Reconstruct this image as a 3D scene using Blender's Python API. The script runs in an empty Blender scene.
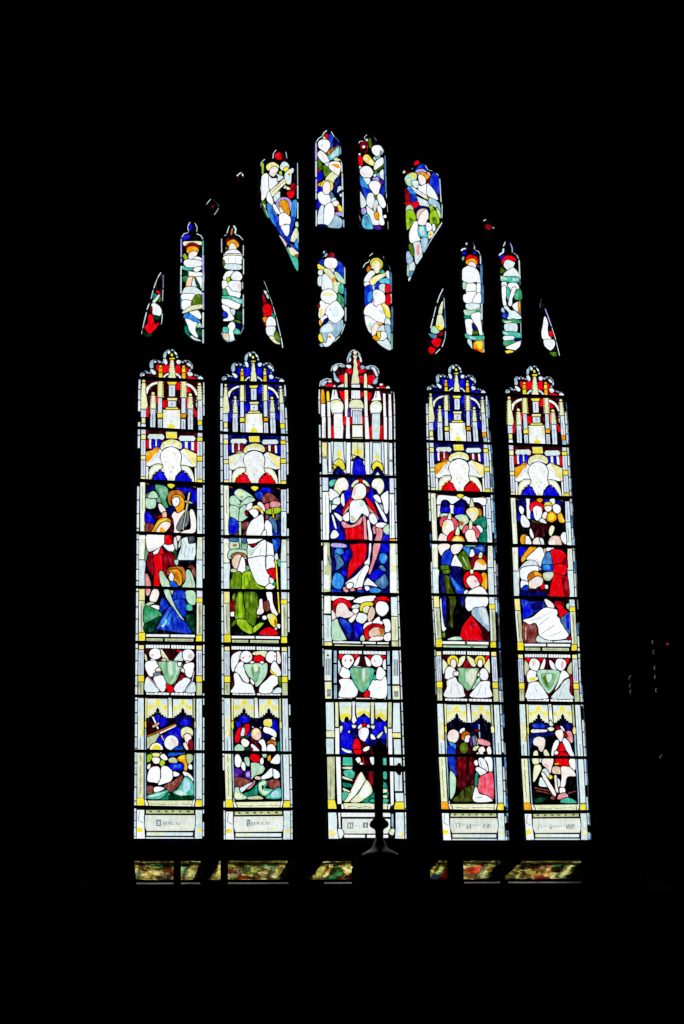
import bpy, bmesh, math, random
from mathutils import Vector, Matrix
from mathutils.geometry import delaunay_2d_cdt
C = bpy.context.scene.collection
random.seed(7)
PI = math.pi

# ---------------------------------------------------------------- camera
FPX = 1800.0
ZO = 3.0765                       # height of the foot of the glass above the church floor
YAW, PITCH, ROLL = 0.1974, 0.2887, -0.0199
CAM = Vector((-2.8141, -13.3404, -1.4765 + ZO))
_fw = Vector((math.sin(YAW)*math.cos(PITCH), math.cos(YAW)*math.cos(PITCH), math.sin(PITCH)))
_rt = Vector((math.cos(YAW), -math.sin(YAW), 0.0))
_up = _rt.cross(_fw)
RT = _rt*math.cos(ROLL) + _up*math.sin(ROLL)
UP = -_rt*math.sin(ROLL) + _up*math.cos(ROLL)
cam_d = bpy.data.cameras.new('camera'); cam = bpy.data.objects.new('camera', cam_d); C.objects.link(cam)
cam.matrix_world = Matrix(((RT.x, UP.x, -_fw.x, CAM.x), (RT.y, UP.y, -_fw.y, CAM.y), (RT.z, UP.z, -_fw.z, CAM.z), (0, 0, 0, 1)))
cam_d.sensor_fit = 'VERTICAL'; cam_d.sensor_height = 36.0; cam_d.lens = FPX/1024.0*36.0
cam_d.clip_end = 200
bpy.context.scene.camera = cam

def at(px, py, Y=0.0):
    """the point of the plane y = Y seen at pixel px, py of the photograph"""
    d = _fw*FPX + RT*(px-342.0) - UP*(py-512.0)
    t = (Y-CAM.y)/d.y
    return CAM + d*t
def uv(px, py):
    p = at(px, py); return (p.x, p.z)

# ---------------------------------------------------------------- materials
def lin(c):
    c /= 255.0
    return c/12.92 if c <= .04045 else ((c+.055)/1.055)**2.4
HEX = dict(W='fafcff', w='e0eef0', P='dce6f2', S='a8c8dc', V='eaeec6', v='ccd2a4', Y='f4e440', y='f6eca0', O='f4aa1c', o='c0701c',
           R='ea0818', r='900c1c', q='30060e', K='040407', B='1414d8', b='080a60', D='04041a', U='1c60dc', u='3c98ec', C='66cce8',
           T='58c4ac', t='1c8870', G='46a474', g='0c4428', L='a4cc28', l='587c18', E='c0e4c8', e='88b898', F='fbf0ea', f='eaccb8',
           N='eca0a4', n='8c4840', M='58249c', m='bcb0ee', H='c47434', A='848c98', a='3c444e', Z='121a6c', x='ec6478',
           X='f8f8f8')
HEX['j'] = '465016'; HEX['i'] = '5c0a14'; HEX['7'] = '1a3cc8'; HEX['8'] = '5484b4'; HEX['9'] = '8cc094'; HEX['0'] = '74981a'; HEX['Z'] = '141c70'
PANEL = 'e8ece4'
def rgb(h):
    return tuple(lin(int(h[i:i+2], 16)) for i in (0, 2, 4))
def mat(name):
    m = bpy.data.materials.new(name); m.use_nodes = True
    nt = m.node_tree; nt.nodes.clear()
    out = nt.nodes.new('ShaderNodeOutputMaterial')
    return m, nt, out
def principled(name, col, rough=.6, metal=0.0, bump=0.0, scale=8.0, vary=.3, spec=.5):
    m, nt, out = mat(name)
    b = nt.nodes.new('ShaderNodeBsdfPrincipled'); nt.links.new(b.outputs[0], out.inputs[0])
    tc = nt.nodes.new('ShaderNodeTexCoord'); no = nt.nodes.new('ShaderNodeTexNoise')
    no.inputs['Scale'].default_value = scale; no.inputs['Detail'].default_value = 5
    nt.links.new(tc.outputs['Object'], no.inputs['Vector'])
    r = nt.nodes.new('ShaderNodeValToRGB')
    r.color_ramp.elements[0].position = .3; r.color_ramp.elements[1].position = .7
    r.color_ramp.elements[0].color = tuple(c*(1-vary) for c in col)+(1,); r.color_ramp.elements[1].color = tuple(min(1, c*(1+vary)) for c in col)+(1,)
    nt.links.new(no.outputs['Fac'], r.inputs[0]); nt.links.new(r.outputs[0], b.inputs['Base Color'])
    b.inputs['Specular IOR Level'].default_value = spec; b.inputs['Roughness'].default_value = rough; b.inputs['Metallic'].default_value = metal
    if bump:
        bp = nt.nodes.new('ShaderNodeBump'); bp.inputs['Strength'].default_value = bump; bp.inputs['Distance'].default_value = .02
        nt.links.new(no.outputs['Fac'], bp.inputs['Height']); nt.links.new(bp.outputs[0], b.inputs['Normal'])
    return m
def glass_material():
    m, nt, out = mat('stained_glass')
    L = nt.links.new
    a = nt.nodes.new('ShaderNodeAttribute'); a.attribute_name = 'tint'
    tc = nt.nodes.new('ShaderNodeTexCoord')
    mp = nt.nodes.new('ShaderNodeMapping'); mp.inputs['Scale'].default_value = (1.6, 1, .8)
    n1 = nt.nodes.new('ShaderNodeTexNoise'); n1.inputs['Scale'].default_value = 22; n1.inputs['Detail'].default_value = 4
    n2 = nt.nodes.new('ShaderNodeTexNoise'); n2.inputs['Scale'].default_value = 26; n2.inputs['Detail'].default_value = 2
    L(tc.outputs['Object'], mp.inputs[0]); L(mp.outputs[0], n1.inputs['Vector']); L(tc.outputs['Object'], n2.inputs['Vector'])
    mr = nt.nodes.new('ShaderNodeMapRange'); mr.inputs[1].default_value = .3; mr.inputs[2].default_value = .7
    mr.inputs[3].default_value = .6; mr.inputs[4].default_value = 1.6
    L(n1.outputs['Fac'], mr.inputs[0])
    g = nt.nodes.new('ShaderNodeGamma'); L(a.outputs['Color'], g.inputs[0]); L(mr.outputs[0], g.inputs[1])   # thicker glass is deeper in colour
    m2 = nt.nodes.new('ShaderNodeMapRange'); m2.inputs[1].default_value = .35; m2.inputs[2].default_value = .65
    m2.inputs[3].default_value = .88; m2.inputs[4].default_value = 1.0
    L(n2.outputs['Fac'], m2.inputs[0])
    mx = nt.nodes.new('ShaderNodeVectorMath'); mx.operation = 'SCALE'; L(g.outputs[0], mx.inputs[0]); L(m2.outputs[0], mx.inputs['Scale'])
    t = nt.nodes.new('ShaderNodeBsdfTransparent'); L(mx.outputs[0], t.inputs[0])
    gl = nt.nodes.new('ShaderNodeBsdfGlossy'); gl.inputs['Roughness'].default_value = .15
    ms = nt.nodes.new('ShaderNodeMixShader'); ms.inputs[0].default_value = .03
    L(t.outputs[0], ms.inputs[1]); L(gl.outputs[0], ms.inputs[2]); L(ms.outputs[0], out.inputs[0])
    return m
M_GLASS = glass_material()
M_LEAD = principled('lead', (.012, .012, .014), .7, 0.0, spec=.1)
M_IRON = principled('iron', (.008, .008, .009), .7, 0.0, spec=.05)
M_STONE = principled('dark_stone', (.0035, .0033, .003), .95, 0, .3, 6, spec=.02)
M_WALL = principled('dark_wall_stone', (.005, .0048, .0045), .95, 0, .3, 2, spec=.02)  # near-black base colour carries the darkness of the underexposed interior
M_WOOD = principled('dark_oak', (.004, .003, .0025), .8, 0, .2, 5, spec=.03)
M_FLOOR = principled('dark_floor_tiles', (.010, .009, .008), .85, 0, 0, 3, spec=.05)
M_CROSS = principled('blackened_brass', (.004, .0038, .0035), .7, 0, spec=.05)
M_SILVER = principled('tarnished_silver', (.11, .12, .12), .3, 1.0, vary=.05)
M_BRASS = principled('polished_brass', (.55, .5, .42), .12, 1.0, vary=.05)

# ---------------------------------------------------------------- objects
def tag(o, label=None, cat=None, group=None, kind=None):
    if label: o['label'] = label
    if cat: o['category'] = cat
    if group: o['group'] = group
    if kind: o['kind'] = kind
    return o
def empty(name, loc):
    o = bpy.data.objects.new(name, None); C.objects.link(o); o.location = loc; o.empty_display_size = .1
    return o
def world_loc(o):
    v = Vector(o.location)
    while o.parent is not None:
        o = o.parent; v = v + Vector(o.location)
    return v
def link_mesh(name, verts, faces, material, parent=None, smooth=False):
    """verts are world points; the object's origin sits at its parent"""
    me = bpy.data.meshes.new(name)
    off = world_loc(parent) if parent is not None else Vector((0, 0, 0))
    me.from_pydata([tuple(Vector(v)-off) for v in verts], [], faces); me.update()
    me.materials.append(material)
    if smooth:
        for p in me.polygons: p.use_smooth = True
    o = bpy.data.objects.new(name, me); C.objects.link(o)
    if parent is not None: o.parent = parent
    return o
def fix_normals(o):
    bm = bmesh.new(); bm.from_mesh(o.data); bmesh.ops.remove_doubles(bm, verts=bm.verts, dist=1e-6)
    bmesh.ops.recalc_face_normals(bm, faces=bm.faces); bm.to_mesh(o.data); bm.free(); return o
def box_vf(x0, x1, y0, y1, z0, z1):
    v = [(x, y, z) for x in (x0, x1) for y in (y0, y1) for z in (z0, z1)]
    f = [(0, 1, 3, 2), (4, 6, 7, 5), (0, 4, 5, 1), (2, 3, 7, 6), (0, 2, 6, 4), (1, 5, 7, 3)]
    return v, f
def box(name, x0, x1, y0, y1, z0, z1, m, parent=None, bevel=0):
    v, f = box_vf(x0, x1, y0, y1, z0, z1)
    o = link_mesh(name, v, f, m, parent)
    if bevel:
        bm = bmesh.new(); bm.from_mesh(o.data)
        bmesh.ops.bevel(bm, geom=list(bm.edges), offset=bevel, segments=2, affect='EDGES'); bm.to_mesh(o.data); bm.free()
    return o
def lathe(name, cx, cy, prof, m, parent=None, n=20):
    v, f = [], []
    for r, z in prof:
        for k in range(n):
            a = 2*PI*k/n; v.append((cx+r*math.cos(a), cy+r*math.sin(a), z))
    for i in range(len(prof)-1):
        for k in range(n):
            f.append((i*n+k, i*n+(k+1) % n, (i+1)*n+(k+1) % n, (i+1)*n+k))
    f.append(tuple(range(n))[::-1]); f.append(tuple(range((len(prof)-1)*n, len(prof)*n)))
    return link_mesh(name, v, f, m, parent, smooth=True)

# ---------------------------------------------------------------- the five lancets: where bars and shafts cross
# rows: head apex, nine saddle bars, foot of the glass; (y at the left shaft, y at the right shaft)
LAN = {
 1: dict(rows=[(347.9, 350.5), (378.7, 381.3), (428.6, 432.3), (480.7, 484.4), (533.2, 535.8), (587.6, 589.8), (642.7, 643.6), (696.3, 697.4), (751.3, 751.8), (807.2, 808.3), (839.7, 839.7)],
         xl=[(345, 141.5), (417, 141), (500, 139.9), (600, 139), (670, 138.2), (725, 137.9), (800, 137.1), (840, 136.8)],
         xr=[(345, 202.5), (600, 202.4), (840, 201.9)], out=(-.05, 1.035), foot=-.045),
 2: dict(rows=[(350.8, 352.2), (382.6, 384), (433.5, 435.6), (484.1, 485.9), (536.8, 537.9), (590.5, 591.3), (644.2, 645.2), (696.6, 697.3), (752.4, 753), (809.1, 809.1), (840.5, 840.5)],
         xl=[(345, 223), (385, 223.3), (450, 223.2), (520, 224), (600, 224), (670, 224.3), (730, 224.5), (800, 225.7), (840, 226)],
         xr=[(345, 283), (385, 283.5), (450, 286), (520, 286.4), (600, 286.9), (670, 287.7), (730, 288.3), (800, 289.9), (840, 290.3)], out=(-.05, 1.045), foot=-.035),
 3: dict(rows=[(348, 349.6), (388.6, 390.7), (440, 441.6), (476.3, 477.5), (541.6, 542.8), (594, 595), (647.4, 648.3), (700.3, 701.2), (755.7, 756), (810.4, 811), (839.8, 839.8)],
         xl=[(345, 320), (400, 320.9), (500, 322.4), (570, 323.6), (620, 323.9), (680, 324.5), (730, 325.7), (800, 327.9), (840, 328.8)],
         xr=[(345, 392), (400, 392.9), (500, 394.1), (570, 395.8), (620, 397.6), (680, 399.6), (730, 401.4), (800, 403.7), (840, 404.4)], out=(-.036, 1.03), foot=-.014),
 4: dict(rows=[(363.2, 365.6), (392.2, 395.1), (441.9, 444), (491.9, 494), (542.3, 544.4), (595, 596.3), (648.9, 649.8), (702.2, 703.7), (755.6, 756), (810.8, 811.7), (841.2, 841.2)],
         xl=[(358, 427.8), (425, 428.8), (460, 429.4), (510, 431.2), (600, 433.6), (640, 435.8), (670, 436.2), (730, 438.2), (780, 439.9), (830, 442.9)],
         xr=[(358, 484), (425, 485.9), (460, 489), (510, 490.8), (560, 493.2), (600, 494.6), (640, 496.1), (670, 497.5), (730, 500.5), (780, 502.6), (830, 504.5)], out=(-.045, 1.075), foot=-.010),
 5: dict(rows=[(364.6, 366.6), (395.6, 397.6), (444.4, 446.7), (496.5, 498), (545.6, 547.2), (597.6, 598.7), (652.2, 652.8), (702.6, 703.6), (757.2, 757.8), (811.6, 811.7), (840.9, 840.9)],
         xl=[(360, 506), (400, 506.8), (470, 509.4), (520, 511.3), (560, 513.2), (600, 514.3), (640, 517.2), (680, 518.7), (730, 520.4), (790, 522.8), (830, 525.7)],
         xr=[(360, 562), (400, 563.5), (470, 567.8), (520, 570.4), (560, 572.7), (600, 574.6), (640, 576.9), (680, 578.6), (730, 582), (790, 585), (830, 587.3)], out=(-.018, 1.06), foot=-.010),
}
def interp(tab, y):
    if y <= tab[0][0]: (a, b) = tab[0], tab[1]
    elif y >= tab[-1][0]: (a, b) = tab[-2], tab[-1]
    else:
        for a, b in zip(tab, tab[1:]):
            if a[0] <= y <= b[0]: break
    if b[0] == a[0]: return a[1]
    return a[1]+(b[1]-a[1])*(y-a[0])/(b[0]-a[0])
def to_st(k, x, y):
    L = LAN[k]; xl, xr = interp(L['xl'], y), interp(L['xr'], y); s = (x-xl)/(xr-xl)
    r = [a+(b-a)*s for a, b in L['rows']]
    for i in range(len(r)-1):
        if y < r[i+1] or i == len(r)-2: break
    return s, i+(y-r[i])/(r[i+1]-r[i])
def from_st(k, s, t):
    L = LAN[k]; r = [a+(b-a)*s for a, b in L['rows']]
    i = max(0, min(len(r)-2, int(math.floor(t))))
    y = r[i]+(r[i+1]-r[i])*(t-i)
    return interp(L['xl'], y)+(interp(L['xr'], y)-interp(L['xl'], y))*s, y

# ---------------------------------------------------------------- reading the cartoons
def smooth_ring(p, n=4):
    out = []; N = len(p)
    for i in range(N):
        a, b, c, d = p[i-1], p[i], p[(i+1) % N], p[(i+2) % N]
        for k in range(n):
            t = k/n
            out.append(tuple(.5*((2*b[j])+(-a[j]+c[j])*t+(2*a[j]-5*b[j]+4*c[j]-d[j])*t*t+(-a[j]+3*b[j]-3*c[j]+d[j])*t**3) for j in (0, 1)))
    return out
def area(p):
    return .5*sum(p[i-1][0]*p[i][1]-p[i][0]*p[i-1][1] for i in range(len(p)))
def read(txt, warp=None, keys=None, split_shafts=False, prefix_map=None):
    """-> list of pieces: (plane points, colour key, part key, lead)"""
    res = []; ox = oy = 0; s = 1; part = 'glass'; count = {}
    for line in txt.strip().split('\n'):
        line = line.strip()
        if not line: continue
        if line[0] == '@':
            ox, oy, s = map(float, line[1:].split()); continue
        if line[0] == '>':
            nm = line[1:]; cont = nm.startswith('+'); nm = nm.lstrip('+')
            if '/' in nm:
                if not cont: READ_N[nm] = READ_N.get(nm, 0)+1
                part = nm+'#'+str(READ_N[nm])
            else: part = nm
            continue
        tok = line.split(); head = tok[0].split('.'); key = head[0]; fl = head[1:]
        for f in list(fl):
            if f[0] == 'k' and f[1:].isdigit(): pass
        kk = [f for f in head[1:] if f[0] == 'k']
        pts = [tuple(float(v) for v in q.split(',')) for q in tok[1:]]
        if keys and key in keys: key = keys[key]
        elif key in '123456' and not keys: key = {'1': 'q', '2': 'R', '3': 'B', '4': 'Y', '5': 'B', '6': 'Y'}[key]
        lead = 'p' not in fl
        polys = []
        if 'e' in fl:
            (cx, cy), (rx, ry) = pts[0], pts[1]
            n = 14 if max(rx, ry) > 18 else 8
            polys.append([(cx+rx*math.cos(2*PI*i/n), cy+ry*math.sin(2*PI*i/n)) for i in range(n)])
        elif kk:
            w = float(kk[0][1:])/2; lead = False
            for a, b in zip(pts, pts[1:]):
                d = math.hypot(b[0]-a[0], b[1]-a[1]) or 1; nx, ny = -(b[1]-a[1])/d*w, (b[0]-a[0])/d*w
                ex, ey = (b[0]-a[0])/d*w*.5, (b[1]-a[1])/d*w*.5
                polys.append([(a[0]+nx-ex, a[1]+ny-ey), (b[0]+nx+ex, b[1]+ny+ey), (b[0]-nx+ex, b[1]-ny+ey), (a[0]-nx-ex, a[1]-ny-ey)])
        else:
            if len(pts) < 3: continue
            polys.append(smooth_ring(pts) if 's' in fl and len(pts) > 3 else pts)
        for p in polys:
            q = [(ox+a/s, oy+b/s) for a, b in p]
            if warp: q = [from_st(warp, *to_st(1, *c)) for c in q]
            pk = part
            if pk == 'side_shaft':
                mx = sum(c[0] for c in q)/len(q)
                pk = 'side_shaft#L' if (mx < split_shafts) else 'side_shaft#R'
            q = [uv(*c) for c in q]
            if abs(area(q)) < 1e-6: continue
            if area(q) < 0: q.reverse()
            res.append((q, key, pk, lead, 'o' in fl))
    return res
READ_N = {}
DARK = set('KDq')
OPEN = []                                                            # outlines of every opening, in plane coordinates

def offset_ring(p, d):
    n = len(p); out = []
    for i in range(n):
        a, b, c = p[i-1], p[i], p[(i+1) % n]
        def nrm(u, v):
            x, y = v[0]-u[0], v[1]-u[1]; l = math.hypot(x, y) or 1; return (y/l, -x/l)
        n1, n2 = nrm(a, b), nrm(b, c); x, y = n1[0]+n2[0], n1[1]+n2[1]; l = math.hypot(x, y) or 1
        k = min(1.5, 1/max(.5, l/2)); out.append((b[0]+x/l*d*k, b[1]+y/l*d*k))
    return out

def build_light(name, outline, pieces, label, group, cat='stained glass window', lead_w=.0072, bars=(), extra_seed=0, grow=.0012):
    """one stained-glass light: pieces of glass split by part, the lead between them, the iron bars before them"""
    if area(outline) < 0: outline = outline[::-1]
    OPEN.append(outline)
    rnd = random.Random(extra_seed+len(name))
    polys = [(outline, 'K', 'background', True)] + [((offset_ring(p[0], grow) if p[3] and p[1] not in DARK and len(p[0]) > 4 else p[0]),)+tuple(p[1:4]) for p in pieces]
    verts = []; faces = []
    for p in polys:
        b = len(verts); verts += [Vector(c) for c in p[0]]; faces.append(list(range(b, len(verts))))
    V, E, F, ov, oe, of = delaunay_2d_cdt(verts, [], faces, 0, 1e-5, True)
    V = [(v.x, v.y) for v in V]
    cx = sum(c[0] for c in outline)/len(outline); cz = min(c[1] for c in outline)
    root = empty(name, (cx, 0, cz)); tag(root, label, cat, group)
    groups = {}; top_lead = {}; edge = {}
    default_part = pieces[0][2] if pieces else 'glass'
    shade = {}
    for fi, f in enumerate(F):
        o = of[fi]
        if 0 not in o: continue
        t = max(o); tl = max([i for i in o if polys[i][3]] or [0])
        pk = polys[t][2]
        if pk == 'background': pk = 'backing_glass'
        groups.setdefault(pk, []).append((f, t))
        n = len(f)
        for i in range(n):
            e = (f[i], f[(i+1) % n]); e = e if e[0] < e[1] else (e[1], e[0])
            edge.setdefault(e, []).append(tl)
    parents = {}
    def parent_for(pk):
        if '/' in pk:
            a = pk.split('/')[0]
            if a not in parents: make(a, groups.pop(a, []))
            return parents[a]
        return root
    def make(pk, fl):
        nm = pk.split('#')[0].split('/')[-1]
        par = parent_for(pk)
        idx = {}; vv = []; ff = []; cols = []
        for f, t in fl:
            if t not in shade:
                k = polys[t][1]; j = 1+rnd.uniform(-.07, .07)
                c = rgb(HEX[k]) if k != 'Z' or 'base' not in polys[t][2] else rgb(PANEL)
                if not polys[t][3] and k in 'vEfFSCx': c = tuple(x*.55+.40 for x in c)      # faint silver-stain shading
                shade[t] = tuple(min(1, x*j) for x in c)
            ids = []
            for i in f:
                if i not in idx: idx[i] = len(vv); vv.append((V[i][0], 0, V[i][1]))
                ids.append(idx[i])
            ff.append(ids); cols.append(shade[t])
        if not fl:
            o = empty(nm, (0, 0, 0)); o.parent = par
            parents[pk] = o; return o
        o = link_mesh(nm, vv, ff, M_GLASS, par)
        at_ = o.data.color_attributes.new('tint', 'FLOAT_COLOR', 'CORNER')
        li = 0
        for p, c in zip(o.data.polygons, cols):
            for _ in range(p.loop_total):
                at_.data[li].color = (c[0], c[1], c[2], 1); li += 1
        parents[pk] = o
        return o
    for pk in [k for k in groups if '/' not in k]:
        if pk in groups: make(pk, groups.pop(pk))
    for pk in list(groups):
        make(pk, groups.pop(pk))
    lv, lf = [], []
    for (a, b), tl in edge.items():
        if len(tl) != 2 or tl[0] == tl[1]: continue
        k1, k2 = polys[tl[0]][1], polys[tl[1]][1]
        d = (k1 in DARK)+(k2 in DARK)
        if d == 2: continue
        w = (lead_w if d == 0 else lead_w*.35)/2
        (x0, z0), (x1, z1) = V[a], V[b]
        L = math.hypot(x1-x0, z1-z0)
        if L < 1e-5: continue
        ux, uz = (x1-x0)/L, (z1-z0)/L; e = w*.5; x0 -= ux*e; z0 -= uz*e; x1 += ux*e; z1 += uz*e
        nx, nz = -uz*w, ux*w; i = len(lv)
        lv += [(x0+nx, -.0008, z0+nz), (x0+nx*.6, -.005, z0+nz*.6), (x0-nx*.6, -.005, z0-nz*.6), (x0-nx, -.0008, z0-nz),
               (x1+nx, -.0008, z1+nz), (x1+nx*.6, -.005, z1+nz*.6), (x1-nx*.6, -.005, z1-nz*.6), (x1-nx, -.0008, z1-nz)]
        lf += [(i, i+4, i+5, i+1), (i+1, i+5, i+6, i+2), (i+2, i+6, i+7, i+3)]
    if lf: link_mesh('lead_came', lv, lf, M_LEAD, root)
    for (x0, z0), (x1, z1), h in bars:
        d = math.hypot(x1-x0, z1-z0); ux, uz = (x1-x0)/d, (z1-z0)/d; nx, nz = -uz*h/2, ux*h/2
        vv = [(x0+nx, -.022, z0+nz), (x0-nx, -.022, z0-nz), (x1-nx, -.022, z1-nz), (x1+nx, -.022, z1+nz)]
        vv += [(x, -.008, z) for x, _, z in vv]
        link_mesh('saddle_bar', vv, [(0, 1, 2, 3), (7, 6, 5, 4), (0, 4, 5, 1), (1, 5, 6, 2), (2, 6, 7, 3), (3, 7, 4, 0)], M_IRON, root)
    return root
# ---------------------------------------------------------------- glass patterns
# '@x y s' origin and scale of the cartoon, '>part/subpart' destination, then one piece of glass per line:
# colour[.flags] points   (s rounded outline, p painted on the piece below without lead, e ellipse, k<width> brush stroke)
CANOPY = '''
@135 345 9.5
>canopy
1 100,300 200,185 350,100 500,190 600,300 645,340 640,684 60,684 60,340
2.p 200,190 225,190 226,240 205,236
2.p 257,192 325,190 324,255 292,262 260,268
2.p 385,195 430,190 440,260 412,285 380,262
2.p 476,210 500,215 505,250 480,292
2.p 490,300 560,305 605,332 510,328
2.p 390,352 430,360 430,430 390,425
2.p.s 262,535 285,522 302,530 300,585 270,592
2.p 185,480 214,500 214,560 190,545
2.p 100,610 125,560 130,684 105,684
2.p 560,600 590,640 590,684 565,684
2.p 485,500 510,500 505,580 490,580
2.p.s 490,400 520,415 525,450 495,440
W.s 100,460 103,415 130,385 165,362 212,350 215,366 175,382 145,402 127,430 117,462
W.s 490,365 520,372 560,400 585,440 592,480 576,475 560,440 530,407 490,386
w.s 262,315 275,290 300,272 326,268 324,282 300,290 285,305 275,322
w.s 385,268 415,280 440,305 440,322 425,318 410,298 384,284
y.p 120,400 150,375 158,388 130,410
y.p 545,388 575,420 565,430 540,400
Y.e 350,95 12,14
Y 325,122 380,120 376,138 328,140
V 343,140 360,140 368,170 366,180 374,210 371,220 382,262 378,270 386,320 318,320 328,262 324,250 334,210 331,200 340,170
Y 303,350 400,350 385,380 318,380
P 322,380 382,380 380,490 322,490
A.k8.p 351,400 351,470
y 308,503 402,503 396,530 308,530
P 314,530 390,530 392,592 312,592
A.k6.p 340,560 362,560
A.k6.p 351,548 351,575
Y 298,592 402,592 438,642 262,642
V 286,625 420,625 430,650 272,650
O 228,215 258,215 262,262 222,262
Y 226,262 260,262 262,312 222,312
Y.e 243,207 13,12
V 220,345 262,345 262,500 215,500
P 219,500 256,500 258,648 216,648
Y 214,650 262,650 262,692 214,692
Y 448,215 476,215 480,262 444,262
O 446,262 480,262 484,322 442,322
Y.e 462,208 13,12
V 443,348 484,348 484,500 440,500
P 442,500 480,500 480,650 440,650
O 438,655 484,655 484,692 438,692
y.e 82,345 15,16
V 70,358 96,358 104,460 118,560 118,580 104,610 58,610 60,460
y.e 172,462 16,15
V 160,478 185,478 186,510 192,512 190,545 196,550 194,590 200,600 198,684 144,684 146,600 152,590 150,545 156,540 154,510 160,505
y.e 525,475 16,15
V 512,490 540,490 540,520 546,525 544,560 550,565 550,610 555,615 554,684 498,684 500,610 505,600 503,560 508,555 507,520 512,515
y.e 612,375 15,16
V 602,388 624,388 632,480 640,560 640,600 590,600 578,570 592,540 596,470
@135 417 9.5
P 144,-76 198,-76 192,112 144,110
P 218,18 258,18 258,118 218,116
W 266,-70 430,-70 430,128 266,122
V.p 268,-70 290,-70 300,0 275,60
V.p 405,-70 428,-70 420,60 395,0
Y.p.s 318,118 325,75 345,60 368,75 380,118
v.p.s 330,40 345,25 360,40 345,58
P 440,18 480,20 480,132 440,130
P 500,-76 553,-76 550,138 502,136
A.k7.p 168,-30 168,100
A.k7.p 238,30 238,108
A.k7.p 460,35 460,120
A.k7.p 526,-30 526,125
1 100,100 600,140 590,345 440,340 420,300 260,300 230,320 100,335
w 118,190 135,164 262,164 282,190 265,216 135,216
V.p 135,175 262,175 262,186 135,186
w 414,205 430,179 556,180 576,205 560,229 430,229
y 292,140 398,142 402,206 296,204
Y.p.s 305,160 330,150 345,165 370,155 388,165 385,195 310,195
D 132,217 250,217 250,303 132,303
3.s 160,218 186,222 188,300 160,298
3.s 214,218 244,222 246,280 216,290
W 133,218 157,218 155,303 133,298
W 194,220 210,220 212,280 192,280
3 447,235 470,235 472,300 450,290
3 504,240 530,240 532,315 504,300
W 472,233 502,235 500,305 474,295
W 532,235 560,238 562,322 534,316
2 106,216 130,216 128,302 104,302
2 565,232 590,235 590,335 563,328
V.s 242,280 262,245 300,225 345,214 400,225 438,250 444,290 425,305 390,290 342,280 290,290 255,315
Y.p.e 268,262 14,12
Y.p.e 318,238 14,12
Y.p.e 372,238 14,12
Y.p.e 425,272 14,12
W.p.s 270,290 340,262 415,290 390,288 342,278 292,288
W 232,300 258,318 240,350 240,400 262,460 225,445 180,450 140,470 108,462 104,335 160,315
4.p 108,335 160,312 195,290 230,290 236,315 195,350 150,405 122,438 106,420
4.p.s 110,350 150,330 160,350 130,400 110,400
A.p.k4 150,430 230,330
A.p.k4 205,360 232,400
W 445,312 470,300 585,352 582,470 540,475 500,462 432,458 440,400 440,360 425,330
y.p 462,308 490,300 585,355 582,445 562,470 520,405
y.p.s 540,380 575,390 575,440 555,430
A.p.k4 455,345 540,445
W.s 342,285 390,300 425,330 441,370 436,420 430,470 441,500 412,530 388,560 376,590 365,624 310,622 300,590 280,550 246,500 266,470 255,430 240,380 250,340 285,305
V.p.e 318,325 14,8
V.p.e 375,345 12,9
V.p.e 270,380 10,14
V.p.e 408,380 10,14
V.p.e 290,425 12,10
V.p.e 398,430 12,10
v.p.k4 285,330 300,370 285,400
v.p.k4 395,335 380,370 398,405
v.p.k4 320,440 340,470 360,440
V.p.e 320,480 12,16
V.p.e 360,480 12,16
v.p.e 340,520 12,14
y.p.e 275,500 10,14
y.p.e 405,505 10,14
V.p 310,618 325,560 345,590 352,560 368,618
V.s 130,604 129,540 145,490 180,455 222,446 262,458 250,498 205,528 160,575 152,606
W.p.s 145,540 160,500 195,470 240,465 240,490 195,505 165,545 150,590
Y.p.k12 150,600 160,560 185,535 215,510 240,500
V.s 562,634 556,560 532,500 492,465 440,462 446,500 480,520 510,560 535,600 542,630
W.p.s 548,600 540,550 515,505 480,482 450,480 455,498 490,512 520,550
Y.p.k12 545,625 530,590 505,550 480,525 450,510
5 160,604 162,582 179,578 168,556 184,546 201,556 195,530 211,521 226,532 229,503 244,503 247,530 262,521 277,534 269,556 287,560 291,584 302,586 304,608
5 376,614 380,590 396,586 388,562 404,556 420,562 416,538 432,530 446,540 450,510 466,510 470,536 486,530 500,542 496,562 512,560 518,582 532,590 538,618
W 104,466 128,474 126,606 104,604
W 566,482 586,474 586,634 570,630
>canopy
y.s 318,640 368,642 362,662 345,675 325,662
>side_shaft
@135 345 9.5
P 56,610 104,610 104,760 56,760
@135 417 9.5
A.k6.p 78,60 78,160
y 60,5 100,5 100,60 60,60
P 58,60 102,60 102,165 58,165
y 58,165 102,165 102,215 58,215
P 58,215 100,215 100,365 56,365
y 56,365 100,365 100,408 56,408
P 56,408 100,408 100,565 56,565
y 54,565 100,565 100,600 54,600
A.k6.p 78,230 78,350
A.k6.p 78,420 78,555
6 596,32 636,32 636,78 596,78
S 600,80 640,80 640,130 600,130
P 596,-160 640,-160 640,30 594,30
P 596,140 640,140 640,190 596,190
Y 592,190 640,190 640,232 590,232
P 592,232 640,232 640,372 590,372
Y 590,372 640,372 640,420 590,420
P 592,420 640,420 640,590 590,590
Y 588,590 640,590 640,630 588,630
A.k6.p 618,-100 618,20
A.k6.p 616,245 616,365
A.k6.p 616,435 616,580
'''
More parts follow.
